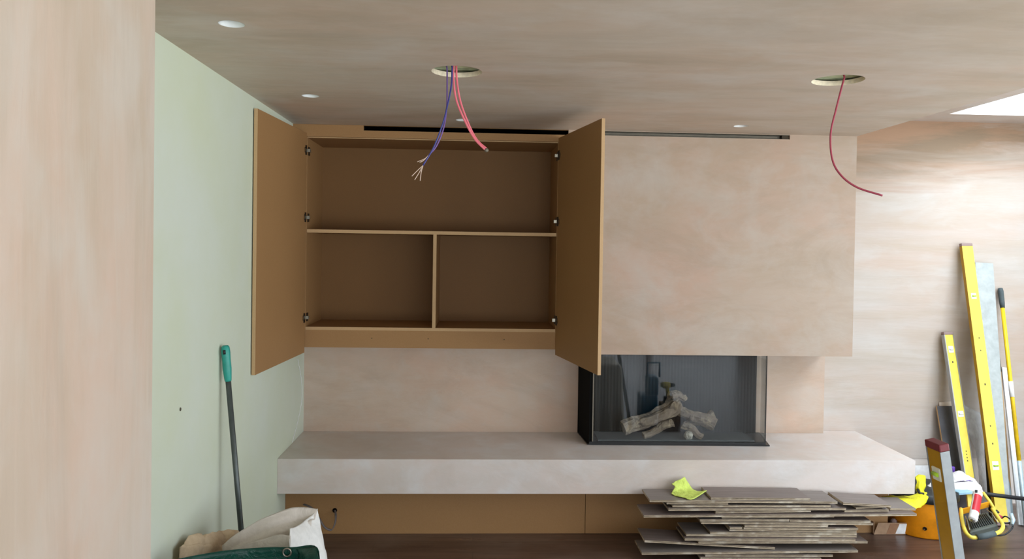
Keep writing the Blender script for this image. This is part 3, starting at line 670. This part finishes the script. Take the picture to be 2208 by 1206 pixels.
sheet([px((408, 1158, 2.881), (432, 1153, 2.944), (455, 1151, 3.007), (480, 1143, 3.077), (500, 1137, 3.130), (514, 1144, 3.167)),
       px((398, 1170, 2.844), (425, 1160, 2.916), (450, 1156, 2.982), (478, 1156, 3.059), (505, 1146, 3.131), (522, 1150, 3.175)),
       px((388, 1188, 2.806), (415, 1178, 2.873), (445, 1176, 2.954), (478, 1172, 3.044), (512, 1158, 3.136), (530, 1160, 3.184)),
       px((388, 1230, 2.806), (415, 1222, 2.870), (445, 1218, 2.950), (478, 1215, 3.040), (512, 1205, 3.133), (534, 1200, 3.193)),
       px((388, 1620, 2.806), (415, 1620, 2.873), (445, 1610, 2.953), (478, 1600, 3.041), (512, 1590, 3.133), (534, 1590, 3.192))], 'beige_sack', 'sack_body', bs_, 7, .002, .018, 15, 3)

# ------------------------------------------------------------------ stack of old floorboards
ZX = lambda x: 1350+x/3.3969
ZY = lambda y: 1000+y/3.3969
# (x left, y left, x right, y right, front Y, width, yaw, description) -- y is the middle of the front edge
BR = [
 (545, 697, 1430, 702, 4.05, .18, 0, 'lowest board of the stack, just visible at the bottom'),
 (580, 680, 1515, 683, 4.06, .18, 0, 'second board up from the floor, short and dark-edged'),
 (115, 662, 1700, 645, 4.05, .18, .0, 'long board low in the stack whose left end sticks out furthest'),
 (135, 597, 1090, 650, 4.07, .18, .0, 'board tipped down to the right at the lower left of the stack'),
 (530, 608, 1770, 606, 4.06, .18, 0, 'long board low in the stack whose right end sticks out'),
 (430, 585, 1680, 588, 4.06, .18, 0, 'board just under the wide grey face, low in the stack'),
 (440, 563, 1690, 571, 4.08, .18, 0, 'board with a wide grey face showing at the lower left'),
 (615, 545, 1690, 552, 4.08, .18, 0, 'board lying just right of the wide grey face, low in the stack'),
 (757, 524, 1688, 536, 4.08, .18, 0, 'board in the middle of the stack with brown patches along its edge'),
 (862, 505, 1700, 511, 4.07, .18, 0, 'board under two short offcuts in the middle of the stack'),
 (760, 496, 850, 496, 4.07, .16, 0, 'very short offcut in the middle of the stack, left one'),
 (868, 487, 1480, 488, 4.07, .18, 0, 'short offcut in the dark gap in the middle of the stack'),
 (550, 460, 1810, 470, 4.07, .18, 0, 'long board in the middle of the stack reaching towards the cardboard box'),
 (1200, 437, 1792, 446, 4.07, .17, 0, 'right-hand board of the pair in the middle of the stack'),
 (540, 437, 1195, 437, 4.07, .18, 0, 'left-hand board of the pair in the middle of the stack'),
 (700, 418, 1525, 410, 4.08, .17, 0, 'board tipped slightly up to the right in the middle of the stack'),
 (130, 389, 2130, 377, 4.05, .18, 0, 'longest board, spanning the whole upper stack'),
 (655, 377, 1355, 366, 4.07, .18, 0, 'short board lying on the longest board'),
 (1935, 351, 2122, 352, 4.10, .19, 0, 'short grey board under the yellow cloth at the right'),
 (1600, 360, 1925, 356, 4.08, .18, 0, 'small offcut under the right-hand group of boards'),
 (310, 346, 1612, 341, 4.06, .18, 0, 'dark board fourth from the top of the main stack'),
 (1685, 346, 1900, 336, 4.09, .18, 0, 'smallest offcut near the top at the right'),
 (340, 324, 1500, 324, 4.07, .18, 0, 'pale-edged board third from the top of the main stack'),
 (298, 300, 748, 302, 4.075, .17, 0, 'short offcut under the left end of the top board'),
 (1590, 299, 1943, 318, 4.06, .18, 0, 'broad offcut tipped down to the right, topmost of the right-hand group'),
 (172, 284, 1550, 296, 4.065, .185, 0, 'wide board second from the top, carrying the lime cloth'),
 (622, 266, 1350, 273, 4.075, .18, 0, 'topmost board of the main stack'),
]
TH = .0122; placed = []
for i, (xl, yl, xr, yr, Yf_, wd_, yw_, desc) in enumerate(BR):
    a = aY(ZX(xl), ZY(yl), Yf_); c = aY(ZX(xr), ZY(yr), Yf_)
    za, zc = a.z, c.z; need = max(0, TH/2+.0005-min(za, zc))
    za += need; zc += need
    def zat(q, x): return q[2]+(q[3]-q[2])*(x-q[0])/(q[1]-q[0])
    for q in placed:
        lo, hi = max(a.x, q[0]), min(c.x, q[1])
        if hi-lo < .004: continue
        me_ = (a.x, c.x, za, zc)
        nd = max(zat(q, x)+TH+.0008-zat(me_, x) for x in (lo, hi))
        if nd > 0: za += nd; zc += nd
    placed.append((a.x, c.x, za, zc))
    L = math.hypot(c.x-a.x, zc-za); ang = math.atan2(zc-za, c.x-a.x)
    M = Matrix.Translation(((a.x+c.x)/2, Yf_, (za+zc)/2)) @ Matrix.Rotation(-ang, 4, 'Y')
    mb = MB().box(-L/2, L/2, .012, wd_, -TH/2, TH/2, 'board_top', 'board_edge')
    mb.box(-L/2, L/2, 0, .0119, .0028, TH/2, 'board_top', 'board_edge').box(-L/2, L/2, .001, .0119, -TH/2, .0002, 'board_edge')   # lips of the groove
    # tongue along the back edge
    mb.box(-L/2, L/2, wd_, wd_+.006, -.002, .002, 'board_edge')
    o = mb.build('floorboard', bevel=.0008); o.matrix_world = M
    tag(o, 'grey-brown floorboard, ' + desc, 'floorboard', 'stacked floorboards in front of the ledge')
TOPZ = max(q[3] for q in placed)

# lime cloth on the stack
ZT = [q for q in placed][-2]
zt = (ZT[2]+(ZT[3]-ZT[2])*.15)+TH/2
def lz(u, v, dz): return aZ(u, v, zt+dz)
tag(sheet([[aY(1448, 1044, 4.20), aY(1458, 1038, 4.22), aY(1468, 1033, 4.235), aY(1476, 1029, 4.25)],
       [aY(1455, 1050, 4.19), aY(1463, 1048, 4.205), aY(1474, 1045, 4.22), aY(1483, 1040, 4.24)],
       [lz(1449, 1062, .008), lz(1462, 1060, .012), lz(1478, 1056, .014), lz(1492, 1054, .012)],
       [lz(1448, 1066, .006), lz(1464, 1070, .005), lz(1484, 1066, .005), lz(1505, 1060, .010)],
       [lz(1460, 1068, .004), lz(1478, 1075, .004), lz(1494, 1077, .004), lz(1524, 1059, .016)]], 'lime_cloth', 'lime_cloth', None, 8, .004, .003, 30, 5),
    'lime green cloth crumpled on top of the stacked floorboards', 'cloth')

# ------------------------------------------------------------------ things leaning on the far wall
def basis(foot, top, facing):
    """matrix with local z along the thing, local -y towards 'facing'"""
    foot = Vector(foot); top = Vector(top); z = (top-foot).normalized(); y = -(Vector(facing)-Vector(facing).dot(z)*z).normalized(); x = y.cross(z)
    M = Matrix((x, y, z)).transposed().to_4x4(); M.translation = foot; return M, (top-foot).length
def level(name, label, M, L, W, D, face, side, cap, vials, marks, rail=None, rt=.006):
    root = thing(name, label, 'spirit level', M=M, group=None)
    mb = MB(); c = .02
    if rail:
        mb.box(-W/2+rt, W/2-rt, -D/2+.002, D/2-.002, c, L-c, face)
        rails = [MB().box(-W/2, -W/2+rt, -D/2, D/2, c, L-c, rail), MB().box(W/2-rt, W/2, -D/2, D/2, c, L-c, rail)]
    else:
        mb.box(-W/2, W/2, -D/2, D/2, c, L-c, face, None)
        k = mb.mi(side); mb.m[4] = k; mb.m[5] = k   # narrow sides
        rails = []
    for zz, sz in marks:
        mb.box(-sz/2, sz/2, -D/2-.0006+(.002 if rail else 0), -D/2+.0005+(.002 if rail else 0), zz, zz+sz*1.4, 'dark_mark')
    lpart(mb, 'body', root, bevel=.001)
    for r_ in rails: lpart(r_, 'edge_rail', root)
    for a, b_ in ((0, c), (L-c, L)): lpart(MB().box(-W/2-.001, W/2+.001, -D/2-.001, D/2+.001, a, b_, cap), 'end_cap', root, bevel=.003)
    for zz, hz, colr, wv in vials:
        v = MB().box(-wv/2, wv/2, -D/2-.0015, D/2+.0015, zz-hz/2, zz+hz/2, 'vial_white')
        vo = lpart(v, 'vial_window', root, bevel=.003)
        tb = MB().tube([(-wv/2+.006, -D/2-.003, zz), (wv/2-.006, -D/2-.003, zz)], .0055, colr, 10); tb.build('vial', vo)
    return root
M, L = basis((3.29, 4.575, .005), (3.262, 4.950, 1.762), (.0, -1, 0))
level('long_spirit_level', 'longest yellow spirit level leaning upright against the far plaster wall', M, L, .074, .028, 'level_yellow', 'level_yellow_shaded', 'taupe_rubber',
      [(1.44, .04, 'vial_green', .035), (.36, .055, 'vial_green', .042)], [(1.16, .007), (1.08, .006), (.86, .009), (.60, .007), (.49, .008)])
a = aZ(2104, 1128, 0)
M, L = basis((3.180, 4.665, .005), (3.148, 4.950, 1.168), (.06, -1, 0))
level('short_spirit_level', 'shorter worn yellow spirit level with grey edges leaning left of the longest one', M, L, .068, .030, 'level_yellow', 'grey_aluminium', 'taupe_rubber',
      [(1.08, .045, 'vial_white', .036), (.66, .04, 'vial_white', .04)], [(.99, .009), (.42, .006), (.40, .006), (.38, .006), (.36, .007)], rail='grey_aluminium')
# foreground level leaning on the draped bench
tp = aY(2019, 952, 1.95); L = 1.2; ft = Vector((tp.x+.215, 1.97, 0)); ft.z = .002
dirn = (tp-ft); 
M, L = basis(ft, tp, (-.99, -.05, 0))
level('steel_edged_spirit_level', 'foreground shaded yellow spirit level with dark red end cap and silver edge', M, L, .060, .026, 'level_yellow_shaded', 'level_silver', 'maroon_rubber',
      [(L-.086, .036, 'vial_green', .034)], [], rail='level_silver', rt=.0022)

def plank(name, label, cat, foot, top, facing, W, D, mat, edge=None, bev=.001, flange=0):
    M, L = basis(foot, top, facing); mb = MB()
    mb.box(-W/2, W/2, -D/2, D/2, 0, L, mat, edge, None, 'y')
    if flange: mb.box(W/2-.002, W/2, D/2, D/2+flange, 0, L, mat)
    o = mb.build(name, bevel=bev); o.matrix_world = M; return tag(o, label, cat)
YT = YF-.02
tp = aY(2119, 568, YT); plank('feather_edge', 'wide pale grey straightedge standing behind the longest spirit level', 'straightedge', aZ(2157, 1128, .003), tp, (.0, -1, 0), .125, .030, 'aluminium_sheet', 'dark_metal')
pl = thing('extension_pole', 'thin yellow pole with dark grip leaning at the far right', 'pole', (0, 0, 0))
tp = aY(2157, 622, YT); ft = aZ(2213, 1138, .004); pl.location = ft; L = (tp-ft).length; u_ = (tp-ft).normalized()
part(MB().tube([ft, ft+u_*(.40)], .013, 'zinc', 12), 'lower_section', pl)['label'] = 'pale blue-grey lower section'
part(MB().tube([ft+u_*.40, ft+u_*(L-.12)], .0125, 'pole_yellow', 12), 'pole', pl)
part(MB().tube([ft+u_*(L-.135), ft+u_*(L-.10), ft+u_*(L-.02), ft+u_*L], [.014, .0165, .0175, .014], 'grip_dark', 14), 'grip', pl)
part(MB().tube([ft+u_*.80, ft+u_*.90], .0145, 'white_plastic', 12), 'label_sleeve', pl)
tp = aY(2165, 793, YT); plank('plastic_angle', 'slim white strip leaning left of the yellow pole', 'strip', aZ(2202, 1133, .003), tp, (0, -1, 0), .036, .012, 'white_metal', flange=.012)
tp = aY(2153, 802, YT-.005); plank('timber_batten', 'narrow brown timber batten leaning left of the white strip', 'batten', aZ(2180, 1122, .003), tp, (-.3, -1, 0), .024, .028, 'wood_pale', 'wood_brown')
tp = aY(2161, 915, 4.86); plank('metal_angle', 'short grey-blue metal strip leaning in front of the timber batten', 'strip', aZ(2181, 1125, .003), tp, (0, -1, 0), .032, .006, 'zinc')
p0 = aY(2154, 765, YT+.008); p1 = p0+Vector((.075, -.14, 0)); p1.z = .004
tag(MB().tube([p1, p0], .003, 'dark_metal', 8).build('thin_rod', origin=p1), 'thin dark rod leaning behind the white strip', 'rod')
# dark boards behind the short level
tp = aY(2043, 876, YT-.012); plank('dark_tile', 'dark grey board leaning against the far wall behind the short spirit level', 'board', aZ(2082, 1112, .003), tp, (0, -1, 0), .155, .014, 'dark_board', 'wood_pale')
tp = aY(2040, 867, YT+.009); plank('pale_board', 'pale board edge showing just above the dark grey board', 'board', (tp.x+.06, 4.86, .002), tp, (0, -1, 0), .10, .012, 'plaster_white_band')
# plastic film
tag(sheet([px((2078, 874, 4.93), (2095, 882, 4.935), (2112, 889, 4.94), (2130, 893, 4.945)),
       px((2080, 912, 4.90), (2098, 908, 4.90), (2118, 918, 4.92), (2135, 925, 4.93)),
       px((2090, 940, 4.88), (2106, 940, 4.86), (2120, 944, 4.89), (2132, 948, 4.91)),
       px((2104, 975, 4.87), (2110, 975, 4.85), (2116, 975, 4.87), (2121, 975, 4.89)),
       px((2108, 1010, 4.86), (2112, 1010, 4.84), (2118, 1010, 4.85), (2124, 1010, 4.87)),
       px((2112, 1050, 4.84), (2119, 1050, 4.81), (2128, 1050, 4.82), (2138, 1050, 4.84)),
       px((2112, 1108, 4.80), (2122, 1110, 4.76), (2136, 1110, 4.77), (2150, 1108, 4.80))], 'film', 'plastic_film', None, 8, .0008, .008, 9, 4),
    'crumpled clear plastic film hanging between the two leaning spirit levels', 'plastic film')
# low white panel just right of the ledge
tp = aY(1998, 1004, YT); plank('white_plasterboard', 'low bright white board standing on the floor right of the ledge', 'board', (tp.x, 4.92, .002), (tp.x, 4.965, tp.z), (0, -1, 0), .22, .012, 'white_plastic')

# ------------------------------------------------------------------ bucket, box, cloths, tools on the floor at the right
bc = aZ(1992, 1150, 0); bc = Vector((bc.x+.02, 4.52, 0)); RB = .188
bk = thing('orange_bucket', 'round orange tub standing on the floor right of the ledge', 'bucket', bc)
lpart(MB().lathe([(0, .002), (RB*.90, .002), (RB*.93, .010), (RB*.985, .20), (RB*1.0, .215), (RB*1.02, .218), (RB*1.02, .230), (RB*.98, .232), (RB*.965, .215), (RB*.90, .02), (0, .015)], 'orange_plastic', None, 48), 'tub', bk)
lpart(MB().lathe([(RB*1.025, .214), (RB*1.06, .218), (RB*1.06, .258), (RB*1.0, .268), (RB*.5, .272), (0, .272)], 'black_plastic', None, 48), 'lid', bk)
dv = (Vector((0, 0, 0))-bc); dv.z = 0; dv.normalize(); an0 = math.atan2(dv.y, dv.x)
Mm = Matrix.Rotation(an0+.10, 4, 'Z') @ Matrix.Translation((RB*.945, 0, .065)) @ Matrix.Rotation(pi/2+.05, 4, 'Y')
lpart(MB().lathe([(.011, 0), (.011, .004), (.008, .004), (.008, .003), (0, .003)], 'dark_metal', Mm, 20), 'badge', bk)
Mm = Matrix.Rotation(an0-.62, 4, 'Z') @ Matrix.Translation((RB*.975, 0, .17)) @ Matrix.Rotation(pi/2+.05, 4, 'Y')
lpart(MB().lathe([(.012, 0), (.012, .008), (0, .008)], 'amber_plastic', Mm, 16), 'handle_boss', bk)

bx = aZ(1908, 1153, 0); cbx = thing('cardboard_box', 'small open cardboard box with a white label beside the floorboards', 'box', (2.34, 4.30, 0))
A0 = aZ(1884, 1153, .002); A1 = aZ(1962, 1155, .002); top0 = aY(1900, 1128, A0.y-.02); top1 = aY(1977, 1128, A1.y-.02)
z_h = .075
mb = MB(); fx0, fx1, fy = A0.x, A1.x, A0.y; dY = .13; t_ = .004
mb.prism([(fx0, fy, .002), (fx1, fy, .002), (fx1+.02, fy-.012, z_h), (fx0+.02, fy-.012, z_h)], (0, t_, 0), 'cardboard')
mb.box(fx0, fx1, fy+dY, fy+dY+t_, .002, z_h, 'cardboard').box(fx0, fx0+t_, fy+t_, fy+dY, .002, z_h, 'cardboard').box(fx1-t_, fx1, fy+t_, fy+dY, .002, z_h, 'cardboard').box(fx0, fx1, fy, fy+dY, .0015, .005, 'cardboard')
part(mb, 'carton', cbx)
W_ = fx1-fx0
part(MB().prism([(fx0+W_*.62, fy-.0006, .006), (fx1-.008, fy-.0006, .006), (fx1+.010, fy-.0122, z_h-.006), (fx0+W_*.62+.018, fy-.0122, z_h-.006)], (0, -.0008, 0), 'white_plastic'), 'label', cbx)
part(MB().prism([(fx0+W_*.36, fy-.0006, .004), (fx0+W_*.60, fy-.0006, .004), (fx0+W_*.60+.018, fy-.0122, z_h-.003), (fx0+W_*.36+.018, fy-.0122, z_h-.003)], (0, -.0006, 0), 'wood_brown'), 'brown_tape', cbx)
blob('dark_glove', (fx0+.07, fy+.07, .04), .036, 'black_plastic', 'dark rag lying inside the cardboard box', 'rag', 4, (1.0, .9, .7), .5)
blob('round_knob', (fx0+.150, fy+.05, .055), .020, 'taupe_rubber', 'pale rounded lump in the right of the cardboard box', 'knob', 7, (1, 1, 1.2), .2)

# hi-vis bag hanging over the ledge end onto the boards
hv = thing('hi_vis_vest', 'bright yellow hi-vis vest slumped below the right end of the ledge', 'vest', (2.6, 4.40, .24))
sheet([px((1974, 1028, 4.42), (1985, 1024, 4.43), (1995, 1027, 4.45)), px((1976, 1042, 4.38), (1986, 1040, 4.37), (1996, 1044, 4.42)), px((1974, 1056, 4.38), (1984, 1058, 4.35), (1993, 1060, 4.40)),
       px((1978, 1066, 4.38), (1988, 1068, 4.33), (1999, 1066, 4.40))], 'hivis_yellow', 'upper_fold', hv, 7, .004, .006, 28, 2)
sheet([px((1900, 1070, 4.36), (1930, 1070, 4.36), (1960, 1069, 4.36), (1985, 1062, 4.36), (2000, 1064, 4.40)),
       px((1912, 1074, 4.30), (1938, 1078, 4.27), (1964, 1080, 4.26), (1986, 1076, 4.27), (2001, 1072, 4.33)),
       px((1926, 1078, 4.27), (1945, 1086, 4.24), (1966, 1091, 4.22), (1986, 1088, 4.23), (1999, 1080, 4.30)),
       px((1940, 1084, 4.255), (1952, 1092, 4.225), (1968, 1099, 4.20), (1984, 1094, 4.22), (1996, 1086, 4.28))], 'hivis_yellow', 'lower_fold', hv, 7, .004, .006, 22, 5)
part(MB().tube(px((1979, 1056, 4.36), (1983, 1064, 4.335), (1992, 1066, 4.33)), .008, 'black_rubber', 8), 'strap', hv)

# white bundle, bottle, gloves on the bucket
LT = .272
def on(x, y, z): return (bc.x+x, bc.y+y, z)
wb_ = thing('white_rags', 'heap of folded white cloths lying on the tub lid beside the levels', 'cloth', on(.10, 0, LT))
zz0 = LT+.004
sheet([px((2030, 1047, 4.62), (2055, 1036, 4.64), (2080, 1030, 4.66), (2100, 1033, 4.68)), px((2030, 1054, 4.52), (2056, 1044, 4.52), (2084, 1041, 4.54), (2108, 1044, 4.56)),
       px((2034, 1062, 4.46), (2060, 1055, 4.44), (2088, 1055, 4.45), (2116, 1052, 4.48)), px((2040, 1062, 4.47), (2062, 1058, 4.46), (2092, 1062, 4.46), (2120, 1063, 4.48))], 'white_cloth', 'lower_cloth', wb_, 7, .012, .007, 26, 3)
sheet([px((2040, 1030, 4.66), (2056, 1020, 4.66), (2072, 1018, 4.68), (2082, 1026, 4.70)), px((2040, 1038, 4.58), (2058, 1028, 4.56), (2078, 1028, 4.58), (2094, 1032, 4.60)),
       px((2042, 1046, 4.54), (2060, 1038, 4.52), (2080, 1036, 4.53), (2098, 1037, 4.56))], 'white_cloth', 'upper_cloth', wb_, 7, .010, .006, 26, 8)
part(MB().tube(smooth_pts(px((2052, 1036, 4.545), (2070, 1037, 4.535), (2086, 1036, 4.545), (2096, 1037, 4.57))), .003, 'purple_plastic', 8), 'purple_hem', wb_)
pb = aY(2053, 1046, 4.68); bt = thing('spray_bottle', 'white bottle with purple cap standing behind the white cloths', 'bottle', (pb.x, 4.70, LT+.001-.02))
bt.location.z = .001; hb = aY(2053, 1007, 4.745).z; bt.location.y = 4.745; bt.location.x = aY(2053, 1010, 4.745).x
lpart(MB().lathe([(0, 0), (.036, 0), (.040, .006), (.040, hb-.11), (.034, hb-.08), (.016, hb-.05), (.013, hb-.04)], 'white_plastic', None, 28), 'bottle_body', bt)
lpart(MB().lathe([(.0155, hb-.042), (.0165, hb-.005), (.014, hb), (0, hb)], 'purple_plastic', None, 20), 'cap', bt)
blob('white_glove', aY(2014, 1053, 4.50), .028, 'white_cloth', 'small white crumpled glove on the tub left of the foreground level', 'glove', 6, (1.3, 1, 1), .5)
o = MB().box(-.05, .05, -.03, .03, 0, .018, 'blue_pale').build('blue_sponge', bevel=.004); pq = aY(2074, 1061, 4.42); o.location = (pq.x, pq.y, pq.z-.009); o.rotation_euler = (0, 0, .2); tag(o, 'pale blue sponge under the white cloths', 'sponge')
p0, p1 = aY(2108, 1063.5, 4.49), aY(2230, 1079, 4.55)
bp = thing('black_pipe', 'black pole lying level behind the longest spirit level', 'pole', p0)
part(MB().tube([p0, p1], .0125, 'black_rubber', 12), 'pole', bp)
p2 = p1+Vector((.02, 0, 0)); 
part(MB().tube([Vector((p1.x-.01, p1.y, .004)), Vector((p1.x-.01, p1.y, p1.z))], .012, 'black_rubber', 10), 'stand', bp)
# dark case behind the work light
o = MB().box(-.085, .085, -.05, .05, 0, .20, 'dark_board').build('tool_case', bevel=.006); q = aY(2074, 1098, 4.56); o.location = (q.x+.02, 4.62, .001)
tag(o, 'dark grey case standing behind the yellow work light', 'case')

# work light: yellow tubular frame with a foam grip, black ribbed lamp head with a wire guard
def wp(u, v, Y): return aY(u, v, Y)
wl = thing('work_light', 'yellow framed site work light with black ribbed head lying on the floor', 'work light', aZ(2120, 1160, 0))
fr_pts = smooth_pts([wp(2072, 1098, 4.40), wp(2074, 1120, 4.28), wp(2080, 1143, 4.14), wp(2088, 1155, 4.08), wp(2100, 1160, 4.06), wp(2125, 1156, 4.06), wp(2150, 1150, 4.07), wp(2160, 1143, 4.10), wp(2162, 1132, 4.16), wp(2152, 1116, 4.28), wp(2140, 1098, 4.38)], 8)
part(MB().tube(fr_pts, .0105, 'level_yellow', 12), 'tube_frame', wl)
part(MB().tube([wp(2106, 1159, 4.055), wp(2126, 1156, 4.055), wp(2144, 1151, 4.065)], .0165, 'grip_dark', 14), 'foam_grip', wl)
hd = [wp(2082, 1118, 4.30), wp(2128, 1104, 4.34), wp(2152, 1133, 4.17), wp(2091, 1148, 4.13)]
nrm = (hd[1]-hd[0]).cross(hd[3]-hd[0]).normalized(); nrm = nrm if nrm.z > 0 else -nrm
part(MB().prism(hd, -nrm*.05, 'grate_grey'), 'lamp_head', wl, bevel=.006)
mb = MB()
for k in range(11):
    tt = .12+.76*k/10; a_ = hd[0].lerp(hd[1], tt).lerp(hd[3].lerp(hd[2], tt), .12); b_ = hd[0].lerp(hd[1], tt).lerp(hd[3].lerp(hd[2], tt), .86)
    mb.tube([a_+nrm*.004, b_+nrm*.004], .0032, 'black_plastic', 6)
part(mb, 'grille', wl)
for s_ in (.0, 1.0):
    mb = MB()
    e0 = hd[0].lerp(hd[1], s_); e1 = hd[3].lerp(hd[2], s_); mb.tube([e0+nrm*.012, e0.lerp(e1, .5)+nrm*.03, e1+nrm*.012], .003, 'chrome', 8)
    part(mb, 'wire_guard', wl)
A_, B_ = wp(2072, 1100, 4.38), wp(2135, 1083, 4.42)
dd = (B_-A_); mb = MB().prism([A_, B_, B_+Vector((0, .01, -.035)), A_+Vector((0, .01, -.035))], (0, .012, 0), 'amber_plastic'); part(mb, 'bracket', wl)
part(MB().tube([wp(2119, 1062, 4.46), wp(2134, 1082, 4.43), wp(2146, 1102, 4.38)], .0095, 'level_yellow', 10), 'support_tube', wl)
part(MB().tube([wp(2146, 1102, 4.38), wp(2152, 1108, 4.37)], .012, 'black_rubber', 10), 'tube_foot', wl)
part(MB().prism([wp(2085, 1064, 4.50), wp(2096, 1065, 4.50), wp(2095, 1092, 4.45), wp(2088, 1094, 4.45)], (0, .012, 0), 'level_yellow'), 'upright', wl)
# cartridge resting on the work light
c0, c1 = wp(2098, 1127, 4.13), wp(2109, 1069, 4.26)
ax = (c1-c0).normalized(); ct = thing('sealant_cartridge', 'red and white sealant cartridge lying on the work light', 'cartridge', c0)
c0w = c0+nrm*.012; c1w = c1+nrm*.012; L_ = (c1w-c0w).length
Mc = Matrix.Translation(c0w) @ ax.to_track_quat('Z', 'Y').to_matrix().to_4x4()
part(MB().lathe([(0, 0), (.012, .0), (.021, .004), (.0235, .010), (.0235, L_-.012), (.0245, L_-.010), (.0245, L_), (0, L_)], 'white_plastic', Mc, 28), 'tube', ct)
part(MB().lathe([(.0238, L_*.28), (.0238, L_*.88)], 'red_label', Mc, 20, a0=radians(60), a1=radians(200)), 'printed_label', ct)
part(MB().lathe([(.0, -.003), (.011, -.003), (.012, .001)], 'grey_aluminium', Mc, 20), 'end_plug', ct)
part(MB().box(-.006, .006, -.003, .003, 0, .016, 'black_plastic', M=Matrix.Translation(wp(2106, 1074, 4.22)+nrm*.03)), 'nozzle_thread', ct)
# plug and lead
cl = thing('power_lead', 'dark looped power lead with red plug beside the foot of the longest level', 'cable', wp(2160, 1118, 4.30))
lp = smooth_pts([wp(2160, 1118, 4.30), wp(2168, 1114, 4.28), (wp(2178, 1120, 4.27)), wp(2180, 1126, 4.24), wp(2170, 1129, 4.22), wp(2158, 1126, 4.22), wp(2156, 1120, 4.25)], 8)
part(MB().tube(lp, .004, 'black_rubber', 8), 'lead_loop', cl)
lp = smooth_pts([wp(2178, 1120, 4.27), wp(2184, 1130, 4.22), wp(2182, 1140, 4.19), wp(2172, 1150, 4.17), wp(2160, 1155, 4.16), wp(2146, 1155, 4.17)], 8)
part(MB().tube(lp, .0045, 'black_rubber', 8), 'lead', cl)
part(MB().tube([wp(2148, 1112, 4.31), wp(2160, 1117, 4.30)], [.013, .011], 'terracotta_plug', 12), 'plug', cl)
part(MB().tube([wp(2180, 1108, 4.24), wp(2184, 1122, 4.22), wp(2182, 1132, 4.20)], [.010, .013, .009], 'zinc', 10), 'connector', cl)

# ------------------------------------------------------------------ things in front of the view, seen reflected in the fire glass
bn = thing('draped_bench', 'low bench under a pale dust sheet in front of the fire', 'bench', (1.15, 2.15, 0))
x0, x1, y0, y1, zt_ = .74, 1.27, 1.85, 2.40, .64
part(MB().box(x0+.03, x1-.03, y0+.03, y1-.03, zt_-.03, zt_-.008, 'wood_pale'), 'bench_top', bn)
for qx in (x0+.05, x1-.09):
    for qy in (y0+.05, y1-.09): part(MB().box(qx, qx+.04, qy, qy+.04, .001, zt_-.03, 'wood_brown'), 'leg', bn)
mb = MB(); per = []; n1 = 14
def rim(k, n, inset, z):
    tt = k/n*4; s_ = int(tt) % 4; f_ = tt-int(tt); a_, b_, c_, d_ = x0+inset, x1-inset, y0+inset, y1-inset
    q = [(a_+(b_-a_)*f_, c_), (b_, c_+(d_-c_)*f_), (b_-(b_-a_)*f_, d_), (a_, d_-(d_-c_)*f_)][s_]; return Vector((q[0], q[1], z))
nn = 96; vs = []
for j, (ins, z) in enumerate([(.28, zt_), (.15, zt_), (.01, zt_), (0, zt_-.02), (-.01, zt_-.15), (-.02, zt_-.35), (-.03, zt_-.55), (-.035, .02)]):
    for k in range(nn):
        q = rim(k, nn, ins, z)
        if j > 3: 
            c_ = Vector((q.x-(x0+x1)/2, q.y-(y0+y1)/2, 0)).normalized(); q += c_*(.018*sin(k*1.3)*(j-3)/4+.02*noise.noise(Vector((k*.35, z*2, 3))))
            q.x = min(q.x, 1.30)
        vs.append(q)
mb.add(vs, [(j*nn+k, j*nn+(k+1) % nn, (j+1)*nn+(k+1) % nn, (j+1)*nn+k) for j in range(7) for k in range(nn)] + [tuple(range(nn))], 'dust_sheet', True); part(mb, 'dust_sheet', bn)
tr = thing('tool_trolley', 'blue upright tool trolley with a square handle near the fire', 'trolley', (1.66, 1.75, 0))
part(MB().box(1.56, 1.72, 1.62, 1.86, .03, .26, 'blue_tool'), 'lower_case', tr, bevel=.012); part(MB().box(1.63, 1.73, 1.64, 1.84, .262, .44, 'blue_tool'), 'upper_case', tr, bevel=.012)
part(MB().tube([(1.62, 1.82, .44), (1.62, 1.82, .58), (1.74, 1.82, .58), (1.74, 1.82, .44)], .011, 'blue_tool', 8), 'handle', tr)
for qx in (1.575, 1.705): part(MB().lathe([(.03, -.01), (.03, .01)], 'black_rubber', Matrix.Translation((qx, 1.74, .031)) @ Matrix.Rotation(pi/2, 4, 'Y'), 18, True, True), 'wheel', tr)
dr = thing('cordless_drill', 'yellow and black cordless drill standing on a box by the trolley', 'drill', (1.83, 1.75, .15))
part(MB().tube([(1.77, 1.75, .35), (1.80, 1.75, .35), (1.86, 1.75, .35)], [.02, .032, .03], 'level_yellow', 14).tube([(1.83, 1.75, .34), (1.845, 1.75, .24)], .018, 'level_yellow', 12), 'drill_body', dr)
part(MB().tube([(1.86, 1.75, .35), (1.91, 1.75, .35)], [.024, .014], 'black_plastic', 14), 'chuck', dr); part(MB().box(1.80, 1.89, 1.72, 1.78, .175, .24, 'black_plastic'), 'battery', dr, bevel=.006)
o = MB().box(1.77, 1.95, 1.66, 1.84, .001, .174, 'cardboard').build('carton'); tag(o, 'small brown carton under the cordless drill', 'box')
